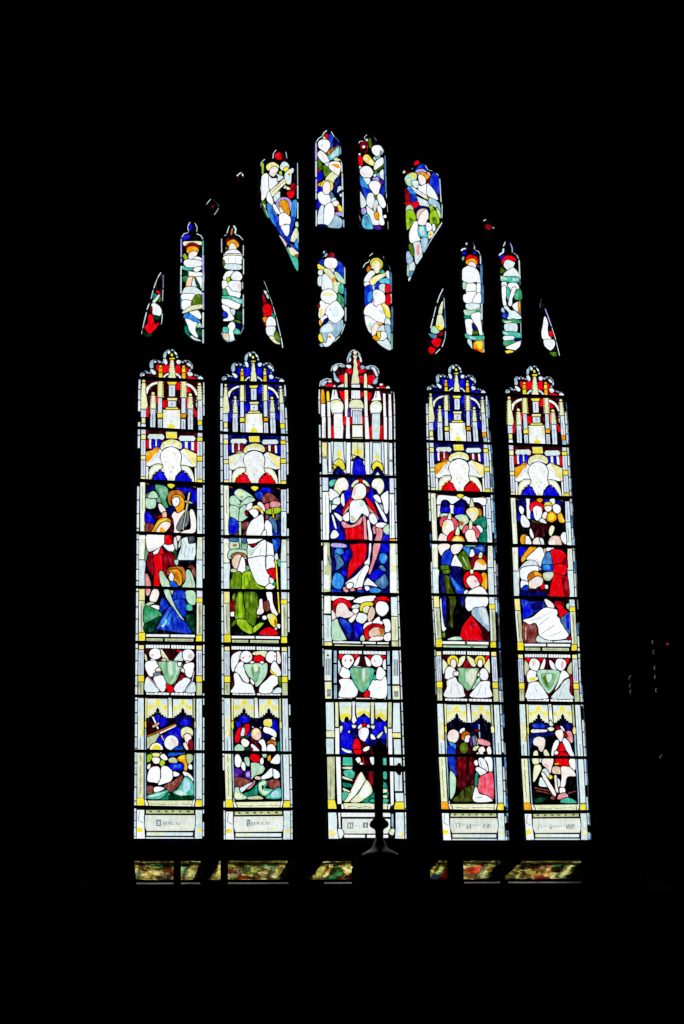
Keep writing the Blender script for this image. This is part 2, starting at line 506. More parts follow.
HEADBORDER = '''
@135 345 9.5
>head_border
S.e 72,283 28,20
w.e 80,285 15,12
S.e 115,262 11,11
S.e 140,266 10,9
w.s 145,235 175,238 200,265 190,282 165,275
S.s 140,190 155,160 178,140 172,175 175,210 158,225 142,215
w.e 190,160 14,9
S.e 232,160 14,11
S.e 262,168 9,9
w.s 268,140 290,130 308,165 300,185 280,178
S.s 268,110 275,78 298,58 300,85 290,120 280,130
w.e 322,70 13,17
S.e 350,48 9,8
w.s 370,62 395,75 402,95 385,92
S.e 400,115 10,10
w.s 392,160 412,140 435,150 432,170 410,185
S.e 452,165 12,9
S.e 480,155 9,9
w.s 492,175 512,170 535,195 522,205 500,195
S.e 540,215 11,14
S.e 520,240 9,9
w.s 500,262 525,255 550,280 530,298 505,292
S.e 572,285 10,9
S.e 592,292 8,8
w.s 598,312 620,298 645,315 635,335 605,335
S.k5.p 40,300 50,262 85,242 122,252
S.k5.p 138,190 150,152 188,134 225,148
S.k5.p 266,105 285,62 322,44
S.k5.p 360,45 390,60 408,100
S.k5.p 465,148 505,145 540,175 553,215
S.k5.p 620,292 650,310 654,330
'''
SHAFTS = '''
>side_shaft
@135 480 9.5
V 48,22 97,22 97,490 48,490
W.p 62,22 80,22 80,490 62,490
A.k6.p 72,60 72,290
W 40,525 95,525 105,600 106,760 40,760
V.p 45,560 100,560 100,760 45,760
W.p 58,600 82,600 80,760 58,760
v.p.e 66,570 12,12
P 590,75 640,75 640,280 590,280
w 590,280 640,280 640,520 590,520
A.k6.p 614,90 614,260
A.k6.p 612,340 612,480
V 594,545 640,545 640,760 582,760
P.p 606,560 625,560 625,760 600,760
v.p.e 612,575 12,10
@135 560 9.5
w 38,0 105,0 90,120 90,255 38,255
y 38,275 92,275 92,385 38,385
y.p 38,330 94,330 94,384 38,384
v 36,388 92,388 92,688 36,688
W.p 40,388 50,388 50,688 40,688
A.k9.p 62,420 62,650
Y 34,690 96,690 96,768 34,768
w 582,0 640,0 640,270 584,270
P 586,290 640,290 640,358 586,358
Y 584,360 640,360 640,404 582,404
v 586,406 640,406 640,712 584,712
W.p 590,406 600,406 600,712 590,712
A.k9.p 615,430 615,690
Y 582,716 636,716 636,774 578,774
>sill_band
W 104,704 325,706 325,732 104,730
W 336,706 570,710 570,736 336,733
v 108,742 265,744 265,778 110,776
v 282,744 556,748 556,782 282,778
A.k5.p 120,760 255,762
A.k5.p 300,762 545,766
>side_shaft
@133 640 9.243
y 54,48 100,48 100,90 54,90
P 50,90 100,90 98,325 48,325
A.k7.p 66,110 66,310
A.k7.p 84,110 84,310
Y 48,325 102,325 102,386 48,386
v 50,390 98,390 96,508 48,508
A.k8.p 72,410 72,490
y 586,52 635,52 635,95 586,95
P 586,95 636,95 637,330 586,330
A.k7.p 604,120 604,310
A.k7.p 620,120 620,310
Y 584,330 637,330 637,388 584,388
v 586,392 637,392 637,512 586,512
>shield_panel
W 118,44 340,46 340,78 118,76
W 352,46 568,52 568,84 352,80
W 122,484 335,486 335,514 122,512
W 350,486 570,488 570,516 350,514
T.p.k5 140,48 140,76
T.p.k5 165,48 165,76
K.p.k5 190,48 190,76
T.p.k5 215,48 215,76
K.p.k5 240,48 240,76
T.p.k5 265,48 265,78
K.p.k5 290,48 290,78
T.p.k5 315,48 315,78
T.p.k5 375,50 375,82
K.p.k5 400,50 400,82
T.p.k5 425,50 425,82
K.p.k5 450,50 450,84
T.p.k5 475,50 475,84
T.p.k5 500,52 500,84
T.p.k5 535,52 535,84
A.p.k5 150,488 150,512
A.p.k5 190,488 190,512
A.p.k5 230,488 230,512
A.p.k5 270,488 270,512
A.p.k5 305,488 305,512
A.p.k5 385,488 385,514
A.p.k5 425,488 425,514
A.p.k5 465,490 465,514
A.p.k5 505,490 505,514
A.p.k5 540,490 540,516
>side_shaft
@133 695 9.243
w 44,28 100,28 100,515 42,515
V.p 50,200 100,200 100,370 50,370
6.p 75,375 102,300 102,375
A.k8.p 68,400 68,500
w 586,34 637,34 637,520 584,520
A.k4.p 610,60 610,300
A.k8.p 612,400 612,500
>lower_canopy
D 122,90 568,90 568,300 122,300
y 112,28 130,28 128,235 112,235
Y.s 112,240 132,240 132,300 112,300
v 556,32 574,32 574,235 556,235
y.s 550,245 575,245 575,300 552,300
S 108,310 122,310 122,520 108,520
S 560,310 576,310 576,520 560,520
V 132,34 318,36 320,205 307,214 301,194 284,202 279,177 262,184 257,160 243,165 245,140 228,114 211,140 213,162 197,158 191,180 174,174 169,198 151,190 145,212 132,214
w.p 132,34 205,35 175,85 132,95
w.p 250,36 318,36 318,90 275,80
Y.p.s 205,90 215,60 230,40 245,60 250,90 230,80
Y.p.e 150,115 16,20
Y.p.e 300,115 16,20
Y.p.k8 165,110 200,100 228,95 260,100 290,112
W 328,28 354,28 362,190 366,215 345,238 322,215 328,190
v.p 332,28 350,28 352,90 332,90
v.s 315,250 370,250 345,275
V 370,38 548,40 550,208 540,214 533,194 516,202 511,177 494,184 489,160 475,165 477,142 460,116 443,142 445,163 429,159 423,181 406,175 401,199 385,192 379,214 370,214
w.p 370,38 440,38 410,90 370,95
w.p 485,40 548,40 548,90 510,85
Y.p.s 438,92 448,60 462,42 476,60 482,92 460,82
Y.p.e 390,118 15,18
Y.p.e 530,118 15,18
Y.p.k8 400,112 435,102 460,98 490,102 525,112
>side_shaft
@133 745 9.243
V 38,72 100,72 98,490 38,490
A.k7.p 68,90 68,150
A.k7.p 64,175 72,200 64,225 72,250 64,275 72,300 64,325 72,350 64,375 72,400 64,450
S 105,72 120,72 122,505 108,505
w 584,76 637,76 637,505 584,505
v.k6.p 606,95 614,120 606,145 614,170 606,195 614,220 606,245 614,270 606,295 614,320 606,345 614,370 606,440
S 562,76 576,76 576,510 562,510
6 36,492 98,492 106,545 106,572 36,572
Y 586,506 637,506 637,576 576,576 576,545
>base_panel
V 128,514 552,514 545,540 545,568 132,568 132,540
A.p.k5 170,545 240,545 245,552 300,548
A.p.k5 330,546 380,548 440,544 530,548
W 106,510 122,510 142,545 142,568 120,568
W 558,512 574,512 560,568 545,568 548,545
v 120,600 562,602 565,634 118,634
l.p.e 165,614 16,9
l.p.e 237,614 16,9
l.p.e 306,614 16,9
l.p.e 370,614 14,9
l.p.e 436,614 14,9
l.p.e 512,614 16,9
Z 112,648 572,650 576,740 562,792 125,795 108,750
V.p.k5 135,672 550,672
V.p.k5 135,775 550,775
y.p.k5 250,762 520,762
w 124,805 556,807 552,840 124,840
V.p 124,815 300,815 280,832 124,832
w 120,850 560,852 562,880 118,880
W 38,600 104,600 100,690 104,760 112,878 34,878
A.p.k6 62,610 50,690 60,700 92,720
Y.p.s 40,770 80,765 90,800 40,805
w 578,602 637,602 637,880 570,880 576,760 582,700
E.p 600,620 625,620 625,760 600,740
y.p.s 590,780 635,770 635,810 590,800
'''
SCENE1 = '''
@135 480 9.5
>scene_panel
D 100,34 585,52 585,790 100,790
B.s 100,300 150,335 180,380 175,415 100,415
B 385,80 460,70 585,100 585,200 550,230 530,215 540,120 500,100 470,150 440,110
b 110,50 190,50 190,105 110,150
b 290,270 380,255 370,310 320,330
n.s 100,415 165,415 180,450 160,500 100,500
e.s 110,140 150,105 200,110 240,180 240,215 160,190 112,175
G.s 190,50 245,48 300,70 318,130 290,180 315,255 290,262 255,220 235,150 200,100
e.p.s 200,60 290,70 310,140 280,190 245,130
E.s 108,170 190,180 200,205 185,265 110,265
E.s 150,112 190,110 225,165 170,175 120,165
g 100,560 125,700 100,700
e.s 100,640 118,660 125,710 110,760 95,760
>scene_panel/haloed_figure
o.s 312,175 330,115 385,98 440,105 470,150 465,200 420,150 360,140 340,190 350,240 325,230
H.p.s 325,180 345,130 400,112 385,130 350,150
O.s 345,185 370,145 410,140 455,170 470,210 455,290 410,320 385,270 350,235
W.s 352,190 375,165 415,165 425,200 415,235 385,255 360,235
o.p.s 390,200 400,205 400,212 390,210
O.p.s 395,250 440,240 450,290 410,315 388,280
F.s 350,345 370,300 405,315 470,285 470,340 460,420 440,480 380,510 360,440 365,380
A.s 400,430 455,330 500,290 510,330 500,420 430,480 400,470
F.s 520,300 550,285 575,360 580,450 560,500 480,515 430,505 470,480 530,455
v 508,118 526,118 462,478 446,472
v 470,195 550,210 545,226 465,212
F.s 395,535 425,530 435,560 410,580 395,560
w.s 375,545 395,560 400,640 385,690 370,620
v.s 430,560 450,560 430,630 410,640
a.s 500,545 560,540 560,590 520,610 498,590
w 440,560 498,540 510,605 575,600 575,700 560,760 400,760 425,680 440,640
A.p.k5 450,600 440,700
A.p.k5 480,620 470,740
A.p.k5 520,640 500,740
A.p.k5 550,640 540,700
A.p.k4 460,570 500,660
g.s 355,700 375,650 395,690 390,760 360,760
>scene_panel/kneeling_figure
q.s 190,370 230,325 300,315 350,350 370,420 365,500 300,510 340,420 310,370 240,365 200,400
r.p.s 210,350 260,330 300,330 230,360
F.s 222,235 245,228 285,275 290,310 265,320 235,290
f.s 262,310 296,305 296,360 265,355
O.s 150,500 190,430 220,385 260,360 315,365 340,400 310,430 260,420 200,480 170,510
Y.p.s 200,440 240,385 310,375 250,400
F.s 200,490 230,430 275,395 325,400 335,430 290,490 240,505
O.p.s 240,460 265,450 290,490 270,510 240,500
W.s 115,520 275,520 275,600 230,640 140,680 110,640
F.p.s 115,650 180,640 260,600 240,640 140,678
W.s 270,615 350,605 378,650 350,685 300,660
R.s 285,530 330,525 355,600 290,608
r.p.s 330,525 358,540 365,600 345,600
W.s 170,690 250,635 240,680 195,725 170,712
R.s 200,730 250,640 280,690 340,680 370,720 360,770 200,790 120,760 130,720
r.p 270,690 300,690 300,790 275,790
r.s 118,720 150,690 170,700 180,760 130,770
@135 560 9.5
r.s 120,0 180,-30 200,120 160,140 120,60
R.s 175,-40 270,-40 270,100 225,100 230,250 180,245 185,100
r.s 270,-50 370,-50 370,60 310,50 300,180 280,170
N.s 100,140 125,150 150,230 140,320 105,325
K.p.k7 95,265 155,268
F.s 170,285 210,280 228,320 200,395 150,392 140,360
W.s 148,440 185,428 232,440 235,468 200,470 160,462
v.s 100,425 140,400 185,405 150,425 110,440
>scene_panel
G.s 90,445 180,460 250,510 230,545 95,612
g.s 90,615 170,570 240,540 190,640 160,680 92,680
g 480,510 560,520 575,700 500,640
T.s 495,425 530,425 545,465 520,482 490,470
n.s 500,70 545,50 575,100 575,165 550,130 530,80
E.s 375,0 410,0 400,50 375,30
>scene_panel/angel_figure
H.s 305,110 330,70 400,62 460,75 478,140 470,190 445,210 450,120 400,85 340,95 320,150
O.s 320,100 350,90 400,88 440,130 445,210 425,245 385,230 365,190 345,150
o.p.s 380,100 400,130 430,200 420,220 390,180 370,130
F.s 322,150 340,115 362,130 372,170 355,200 330,190
E.s 232,115 260,105 295,165 330,220 345,262 270,262 240,200
V.p.s 235,200 250,190 280,260 262,262
U.s 330,215 380,205 405,240 395,262 350,262
E.s 485,110 515,95 550,160 565,268 450,262 480,200
A.p.k4 520,130 545,240
v.p.s 500,240 540,200 520,262
E.s 275,288 325,288 350,370 395,470 465,570 460,582 400,530 345,430 300,360
E.s 480,300 565,300 575,400 550,428 500,395
v.s 330,290 365,288 355,335
7.s 360,345 385,292 450,290 475,320 475,370 420,365 365,385
7.s 262,360 320,430 300,455 250,495 235,450
7.s 365,385 420,372 478,390 485,440 480,540 440,520 380,420
7 320,450 350,440 430,555 490,600 540,690 500,700 200,655 235,590 270,520
8.p.s 240,590 290,520 320,480 300,560 270,610 210,650
u.p.s 290,600 330,520 350,520 320,620
C.p.s 250,620 290,560 300,590 270,640
u.p.s 245,600 285,530 290,570 260,620
b.p.k6 400,560 430,690
b.p.k6 350,540 380,660
b.p.k5 400,300 395,360
b.p.k5 430,400 440,520
'''
SHIELD1 = '''
@133 640 9.243
>shield_panel
q 110,84 575,88 575,480 112,480
V.s 108,130 125,150 130,200 112,180
>shield_panel/angel_figure
W.e 206,128 56,50
F.p.s 175,130 205,105 235,120 230,160 190,165
f.p.e 180,140 16,14
w.p.s 160,180 190,175 205,190 185,200
W.s 115,215 145,195 220,200 232,260 200,300 180,335 150,330 118,270
F.s 205,280 230,255 270,262 262,285 215,290
A.s 190,310 240,300 255,318 200,330
W.s 190,350 250,325 290,350 305,420 285,475 255,470 215,410
w.s 118,360 150,350 200,420 240,475 115,475
o.k9.p 140,340 220,440
S.p.k5 150,345 245,462
V.s 255,88 275,100 330,185 300,192 262,140
f.s 262,185 285,168 310,182 300,196
>shield_panel/angel_figure
W.e 508,142 58,56
f.p.s 510,135 540,125 555,165 530,175 505,160
W.s 490,195 530,200 515,225 495,220
w.s 375,195 445,105 455,150 460,190 420,200
W.s 470,235 515,210 560,215 560,265 535,345 495,330 475,280
F.s 415,262 440,255 475,275 470,300 440,285
W.s 380,445 420,390 480,350 530,370 500,420 460,478 400,482
w.s 520,430 565,390 575,480 490,482
S.p.k7 565,290 545,390 470,478
>shield_panel/heraldic_shield
9.s 230,205 340,198 455,205 430,300 400,370 345,418 300,370 275,300 235,230
E.p.s 330,200 360,200 370,300 345,330 325,280
E.p 395,210 440,212 415,300 380,370 345,410 345,395 370,370 400,300
W.s 415,205 450,208 440,240 418,240
>shield_panel
R.s 305,420 330,412 368,440 365,480 330,484
r.s 405,378 450,318 470,340 440,370
R.p.s 405,95 430,90 440,105 420,112
'''
LOWER1 = '''
@133 695 9.243
>predella_panel
D 122,212 568,212 568,560 122,560
B.s 205,195 250,193 260,230 230,250 205,225
B.s 255,215 300,210 312,260 270,300 245,270
B 270,390 400,290 440,320 440,480 330,400 290,420
b 400,200 540,190 548,300 440,300 395,270
B.p.s 440,240 520,230 510,285 450,280
B.s 215,400 255,380 280,470 215,440
q 122,230 180,250 240,310 125,370
>predella_panel/wooden_mast
F 172,200 192,200 240,310 225,320
f.s 180,285 240,255 238,270 190,300
f 255,375 270,370 295,420 280,425
o 130,375 395,262 400,275 132,390
F 235,350 400,275 400,290 245,365
v 130,395 240,350 245,368 205,440 132,500
>predella_panel/haloed_figure
W.e 216,500 60,60
Y.p.e 216,498 42,40
y.p.s 180,500 216,530 250,500 235,540 195,540
>predella_panel/haloed_figure
W.e 355,440 67,70
f.p.s 340,400 380,405 405,440 400,470 370,460
F.p.s 345,430 385,450 375,500 345,500 330,470
U.s 385,490 430,470 470,500 475,520 380,520
>predella_panel/haloed_figure
y.e 497,350 58,58
F.s 470,380 500,355 540,380 520,440 495,445
V.p.s 450,330 480,305 520,310 540,350 500,345 470,370
F.s 465,450 490,440 508,490 505,510 480,490
r.s 515,430 545,415 555,460 545,512 515,500
@133 745 9.243
U.s 330,80 400,20 480,50 485,75 340,105
y.s 180,75 245,75 240,105 210,112 185,100
F.s 175,130 205,112 245,125 245,165 200,170
L.s 135,95 165,85 180,110 150,155 130,150
L.s 252,150 280,140 295,165 270,195 248,180
F.s 135,190 160,175 155,215 135,220
W.s 255,95 290,85 320,130 290,140 260,120
v.s 330,130 375,115 408,140 400,165 340,160
O.s 415,115 470,90 495,120 500,225 475,230 465,165 420,145
Y.p.s 425,115 465,100 470,130 430,130
v.s 495,90 545,90 550,140 515,175 495,150
W.s 510,195 530,175 545,195 545,222 520,222
B.s 335,190 370,170 455,175 470,200 450,230 380,232 340,215
U.p.s 380,185 440,185 430,215 390,210
q 180,170 250,190 230,200 170,195
W.s 145,245 180,205 240,205 250,280 235,345 190,345 135,330
W.s 262,210 300,195 345,220 370,270 350,330 290,355 240,370 235,350 260,300
W.s 370,260 385,245 430,270 400,290 372,285
W.s 465,245 520,265 555,310 552,332 500,300 470,275
>predella_panel/wooden_boat
n.s 290,375 370,335 440,285 460,290 440,350 390,410 345,435 310,405
n.s 135,380 185,385 185,450 140,455 132,420
W.s 190,400 230,385 290,400 250,425 200,435
T.s 140,465 210,440 270,430 320,415 315,450 260,495 170,500 132,490
E.p.s 150,470 230,450 300,430 260,455 180,480
T.s 370,440 420,400 470,310 500,290 552,350 555,455 490,470 430,468
C.p.s 470,330 510,320 530,400 470,440
E.p.s 390,440 430,420 500,455 440,464
t.s 320,440 350,460 330,500 260,502 300,470
g.s 350,460 440,475 550,470 545,500 350,503
>base_panel
A.p 214,690 258,690 258,750 214,750
E.p 226,702 246,702 246,738 226,738
T.p.k6 232,705 232,735
A.p.k5 268,740 280,705 295,740 305,705 318,740
A.p.k5 330,735 330,708 350,735 350,708
A.p.k5 370,705 362,738 380,738
A.p.k5 405,738 405,712 425,738 440,715
'''
SCENE2 = '''
@219 480 9.5
>scene_panel
D 100,56 582,66 582,790 100,790
b 110,75 150,80 140,120 108,150
B.s 350,110 400,95 480,90 440,140 400,200 350,150
7.s 345,120 400,110 420,150 400,195 355,160
B.s 400,80 480,75 490,110 430,120
n.s 420,150 470,120 520,150 560,200 480,205 430,220 410,200
x.s 430,240 470,222 475,265 440,280
N.s 490,210 530,200 578,220 575,250 510,265 485,245
L.s 440,300 480,275 580,262 580,300 540,320 460,322
Y 500,265 515,265 525,365 510,368
Y.s 530,370 570,365 570,385 540,385
8.s 470,370 500,350 545,420 545,520 510,500 500,440
a.s 540,330 580,330 580,380 545,380
7.s 500,450 530,500 575,540 575,640 540,640 520,560
n.s 440,340 460,330 475,360 450,375
Z 555,380 582,380 582,560 560,520
U 505,560 545,570 570,640 540,690 520,640
n.s 215,420 260,395 290,420 275,470 225,465
n.s 235,500 265,480 265,530 230,530
n.s 120,520 180,470 180,535 120,535
>scene_panel/green_tree
E.s 155,105 200,85 270,120 340,180 280,200 200,190 150,140
E.s 105,170 145,150 200,210 200,265 150,250 105,225
E.s 210,220 280,160 340,180 330,200 270,225 205,265
E.s 108,245 185,265 185,380 150,365 108,345
E.s 200,275 250,235 250,330 275,350 200,400 188,375
V.p.s 160,110 200,100 240,130 190,150
o.p.e 218,160 14,6
o.p.e 185,230 16,6
v.p.e 135,290 16,6
E 185,395 210,395 212,680 190,680
E.s 105,590 185,590 185,655 105,660
o.p.e 150,620 20,14
e.s 215,600 265,600 265,660 220,670
E.s 105,665 260,670 270,760 100,760
>scene_panel/rounded_rock
7.s 98,370 140,365 180,400 185,460 150,510 98,510
B.p.s 98,440 150,430 170,470 130,505 98,505
8.s 100,555 180,555 180,585 105,580
8.s 220,555 255,555 250,600 225,595
>scene_panel/haloed_figure
q.s 320,215 350,205 365,240 340,250 320,240
W.s 255,270 275,230 310,215 315,250 285,290 262,300
W.s 370,215 400,215 435,260 430,300 405,270 372,250
r.s 248,300 270,290 275,340 255,335
y.s 300,280 330,250 375,245 415,290 420,340 400,310 370,280 330,270
W.s 285,290 320,275 365,290 370,330 345,370 325,345 300,320
v.p.s 340,360 380,350 385,390 360,405 335,395
O.p.s 355,260 400,275 405,300 370,285
W.s 335,370 380,340 415,330 425,400 430,470 400,530 270,535 265,470 300,400
W.s 440,400 465,385 500,420 505,480 500,540 440,540 430,500
W.s 400,535 425,480 445,480 450,530
W 265,560 420,560 380,580 330,605 275,605
r.s 295,620 330,605 375,605 340,640 310,640
W.s 275,620 320,645 380,600 430,570 450,600 450,700 430,790 330,790 275,750
E.p.s 275,650 320,660 345,640 330,700 285,720
W 455,585 510,610 520,700 515,790 445,790
A.p.k4 300,720 360,640 400,600
A.p.k4 450,600 440,790
A.p.k4 400,640 380,780
w.s 525,730 550,695 560,760 530,770
>scene_panel/kneeling_figure
H.s 115,720 160,690 240,700 265,740 250,730 180,715 130,745
f.s 120,760 150,725 200,715 230,745 190,760 170,800 130,800
@219 560 9.5
q 100,-10 270,-10 300,110 110,110
f.s 125,0 150,-45 205,-50 215,10 190,60 160,90 130,50
W.s 185,60 215,-30 240,-10 250,60 255,110 225,120 180,115
v.s 112,90 160,85 165,112 120,115
e.s 255,60 280,60 290,90 260,100
0.s 110,270 115,180 145,125 210,122 205,270
L.s 215,270 225,130 265,110 310,120 360,230 420,262 420,275 215,278
0.p.s 290,130 330,180 360,250 400,270 250,275 290,200
0.s 180,310 220,308 230,400 245,555 155,555 155,440
L.p.s 185,320 215,330 215,420 225,540 185,540 190,420
l.s 240,310 350,310 370,440 345,600 310,620 255,560 250,440
0.p.k9 270,330 275,540
0.p.k8 310,330 300,560
0.p.k8 335,360 320,590
L.s 160,570 200,560 250,570 280,610 315,640 315,700 240,680 180,620
0.p.k6 190,590 290,680
L.s 330,640 395,598 420,610 330,690
l.s 120,610 160,565 160,600 130,630
g.s 110,120 135,120 115,180
l.s 130,340 155,320 150,390 130,390
l.p.k6 150,140 140,260
l.p.k6 180,140 175,260
l.p.k6 240,150 245,260
l.p.k6 270,140 290,260
>+scene_panel/haloed_figure
W.s 275,0 300,-20 450,-30 470,120 480,190 450,245 400,240 350,210 310,120
W.s 448,-30 520,-30 525,80 455,100
R.s 455,100 525,80 535,185 490,150
W.s 480,165 520,190 510,225 480,210
A.p.k4 450,-30 450,100
W.s 445,255 480,225 530,250 500,278 450,275
W.s 450,310 500,310 510,400 535,470 558,515 530,530 500,490 470,400
F.s 385,380 410,375 415,450 425,490 400,515 360,515 360,480 380,440
G.p.s 505,220 540,210 545,240 510,245
>scene_panel
q 130,390 150,390 155,480 110,490 110,400
r.s 112,400 150,400 145,480 112,480
W.s 110,500 140,490 145,530 115,535
n.s 430,400 470,390 480,470 450,490 425,450
q.s 520,350 560,360 565,460 535,430
W.e 432,548 20,20
Y.s 460,520 520,515 550,570 540,640 500,620 470,570
V.p.s 460,520 500,520 510,560 475,560
o.p.s 530,560 548,590 540,630 525,610
W.s 555,610 580,615 575,650 555,640
W.s 530,640 545,640 550,660 535,660
R.s 385,705 430,655 480,640 530,665 552,712
v.s 360,545 385,525 375,550
Y 535,40 550,35 580,500 565,505
Y 520,0 545,0 555,45 535,45
T.s 560,0 580,0 580,60 560,50
'''
SHIELD2 = '''
@219 640 9.243
>shield_panel
q 110,96 575,96 575,492 112,492
V.s 310,130 330,110 440,105 430,160 380,135 340,140
>shield_panel/angel_figure
W.s 115,160 150,120 205,108 185,180 135,290 115,260
W.e 250,155 56,54
x.p.e 222,165 16,14
x.p.e 285,150 12,14
W.s 145,280 185,210 225,210 240,300 275,360 270,395 230,380 190,320
W.s 138,320 170,310 215,380 250,400 300,415 320,460 315,490 120,486 125,450 145,410
Y.p.k7 258,345 280,375
W.s 290,365 315,355 328,380 320,412 300,400
W.s 290,205 305,195 325,205 318,220 295,220
>shield_panel/angel_figure
W.e 485,158 54,54
x.p.e 515,150 10,14
F.s 535,110 560,120 572,200 550,220 535,190
W.s 480,270 500,200 525,205 570,290 565,330 530,330
Y.p.s 475,275 510,295 540,325 520,330 480,300
W.s 380,490 380,430 440,370 490,325 540,345 545,400 500,440 480,490
w.s 500,470 540,440 572,445 570,490 490,492
T.p.k5 490,490 540,440 570,440
l.s 550,340 572,350 570,430 550,400
>shield_panel/heraldic_shield
E.s 232,228 300,222 345,215 400,222 445,220 440,310 400,380 345,432 325,380 270,330 240,270
e.p.s 300,250 380,250 370,340 340,400 310,330
V.p.s 320,240 350,230 360,280 330,290
>shield_panel
R.s 320,190 330,155 370,142 410,165 415,195 370,205
W.s 375,205 400,192 415,210 400,222
'''
LOWER2 = '''
@219 695 9.243
>predella_panel
D 135,212 560,212 560,560 135,560
B.s 190,215 225,195 275,215 280,240 230,260 200,245
B.s 160,255 195,245 200,290 165,300
B.s 490,240 530,240 540,330 510,320 480,280
b.s 390,350 450,350 470,390 430,400
B.s 270,340 290,330 290,380 268,375
>predella_panel/haloed_figure
R.s 150,370 180,310 210,300 195,400 170,440 150,430
R.s 235,280 275,270 280,320 250,380 235,370 245,320
r.p.s 200,300 240,280 250,300 215,310
w.s 200,350 215,310 235,310 235,370 215,395 200,380
g 205,385 265,375 280,400 240,400
F.s 205,435 220,405 250,410 280,440 260,475 225,475
E.s 148,480 180,455 215,470 235,500 200,520 150,515
g.s 240,490 280,480 285,515 250,520
>predella_panel/haloed_figure
f.s 300,380 305,330 340,305 380,330 388,385 365,415 330,410
y.p.s 310,360 320,325 350,315 370,340 340,350 330,390
q.s 290,400 340,420 390,470 390,515 340,480 290,440
r.p.k8 300,400 380,500
W.s 295,460 320,460 375,520 320,520
W.s 365,430 405,410 425,440 440,520 400,520 395,470
W.s 300,300 318,285 322,305
W.s 370,300 390,295 390,312
>predella_panel/haloed_figure
y.s 418,232 485,228 485,290 420,285
Y.p.s 430,260 475,250 475,285 430,285
W.s 415,300 450,295 520,335 525,390 470,365 415,345
V.s 485,395 510,390 520,415 490,425
o.s 445,440 480,415 525,430 525,470 490,450 455,455
W.s 450,470 490,450 520,490 515,520 450,520
t 540,430 560,430 560,520 540,520
r.p.s 290,480 320,500 300,525 288,520
@219 745 9.243
>predella_panel/haloed_figure
W.s 150,100 180,90 205,130 210,180 180,205 150,185
W.s 205,170 230,160 245,210 235,240 210,215
E.s 235,120 275,120 280,190 250,185
M.s 145,215 190,225 215,250 200,290 145,285
M.s 240,250 290,235 290,320 235,305
m.p.s 250,260 280,250 280,290 255,290
R.s 290,95 330,82 375,110 370,150 330,160 290,130
E 295,165 340,165 400,180 425,220 400,260 330,285 298,320
W.s 385,130 405,120 412,160 395,185 380,165
E.s 400,88 440,88 430,115 410,110
O.s 450,110 475,95 475,140 455,145
W.s 480,150 530,90 560,100 560,165 520,175 480,165
W.s 385,300 430,265 480,215 500,240 490,290 420,315 385,312
W.s 500,225 540,240 560,270 555,300 510,305
f.s 330,300 350,288 385,300 380,320 340,315
>predella_panel/wooden_boat
n.s 145,305 200,300 290,330 240,370 180,395 150,370
n.s 455,330 550,325 560,390 500,410 450,370
r.p.k6 460,350 550,340
N.s 250,385 320,330 330,350 290,400 250,410
w.s 185,410 200,395 300,345 310,355 220,430 195,435
t.s 230,450 300,420 350,370 355,460 300,475 245,468
T.s 360,365 400,325 440,335 440,370 425,400 500,415 470,460 410,470 370,430
V.p.s 370,370 400,340 435,345 410,380 420,420 460,430 420,460 380,420
g.p.s 395,370 415,380 405,420 395,400
T.s 450,470 520,405 565,400 565,492 440,492
C.p.s 490,440 540,420 550,480 480,480
E.s 150,400 180,390 200,440 255,475 250,498 145,496
V.p.s 150,440 190,450 220,490 150,492
v.s 270,480 350,468 400,485 395,500 270,500
>base_panel
A.p 255,690 290,690 290,752 255,752
E.p 264,700 280,712 264,724
E.p 280,722 282,745 264,745
A.p.k5 300,740 300,708 315,740 330,708 335,740
A.p.k5 350,735 350,710 370,735 370,710
A.p.k5 385,738 400,710 410,738
A.p.k5 430,738 440,705 450,738 468,710
'''
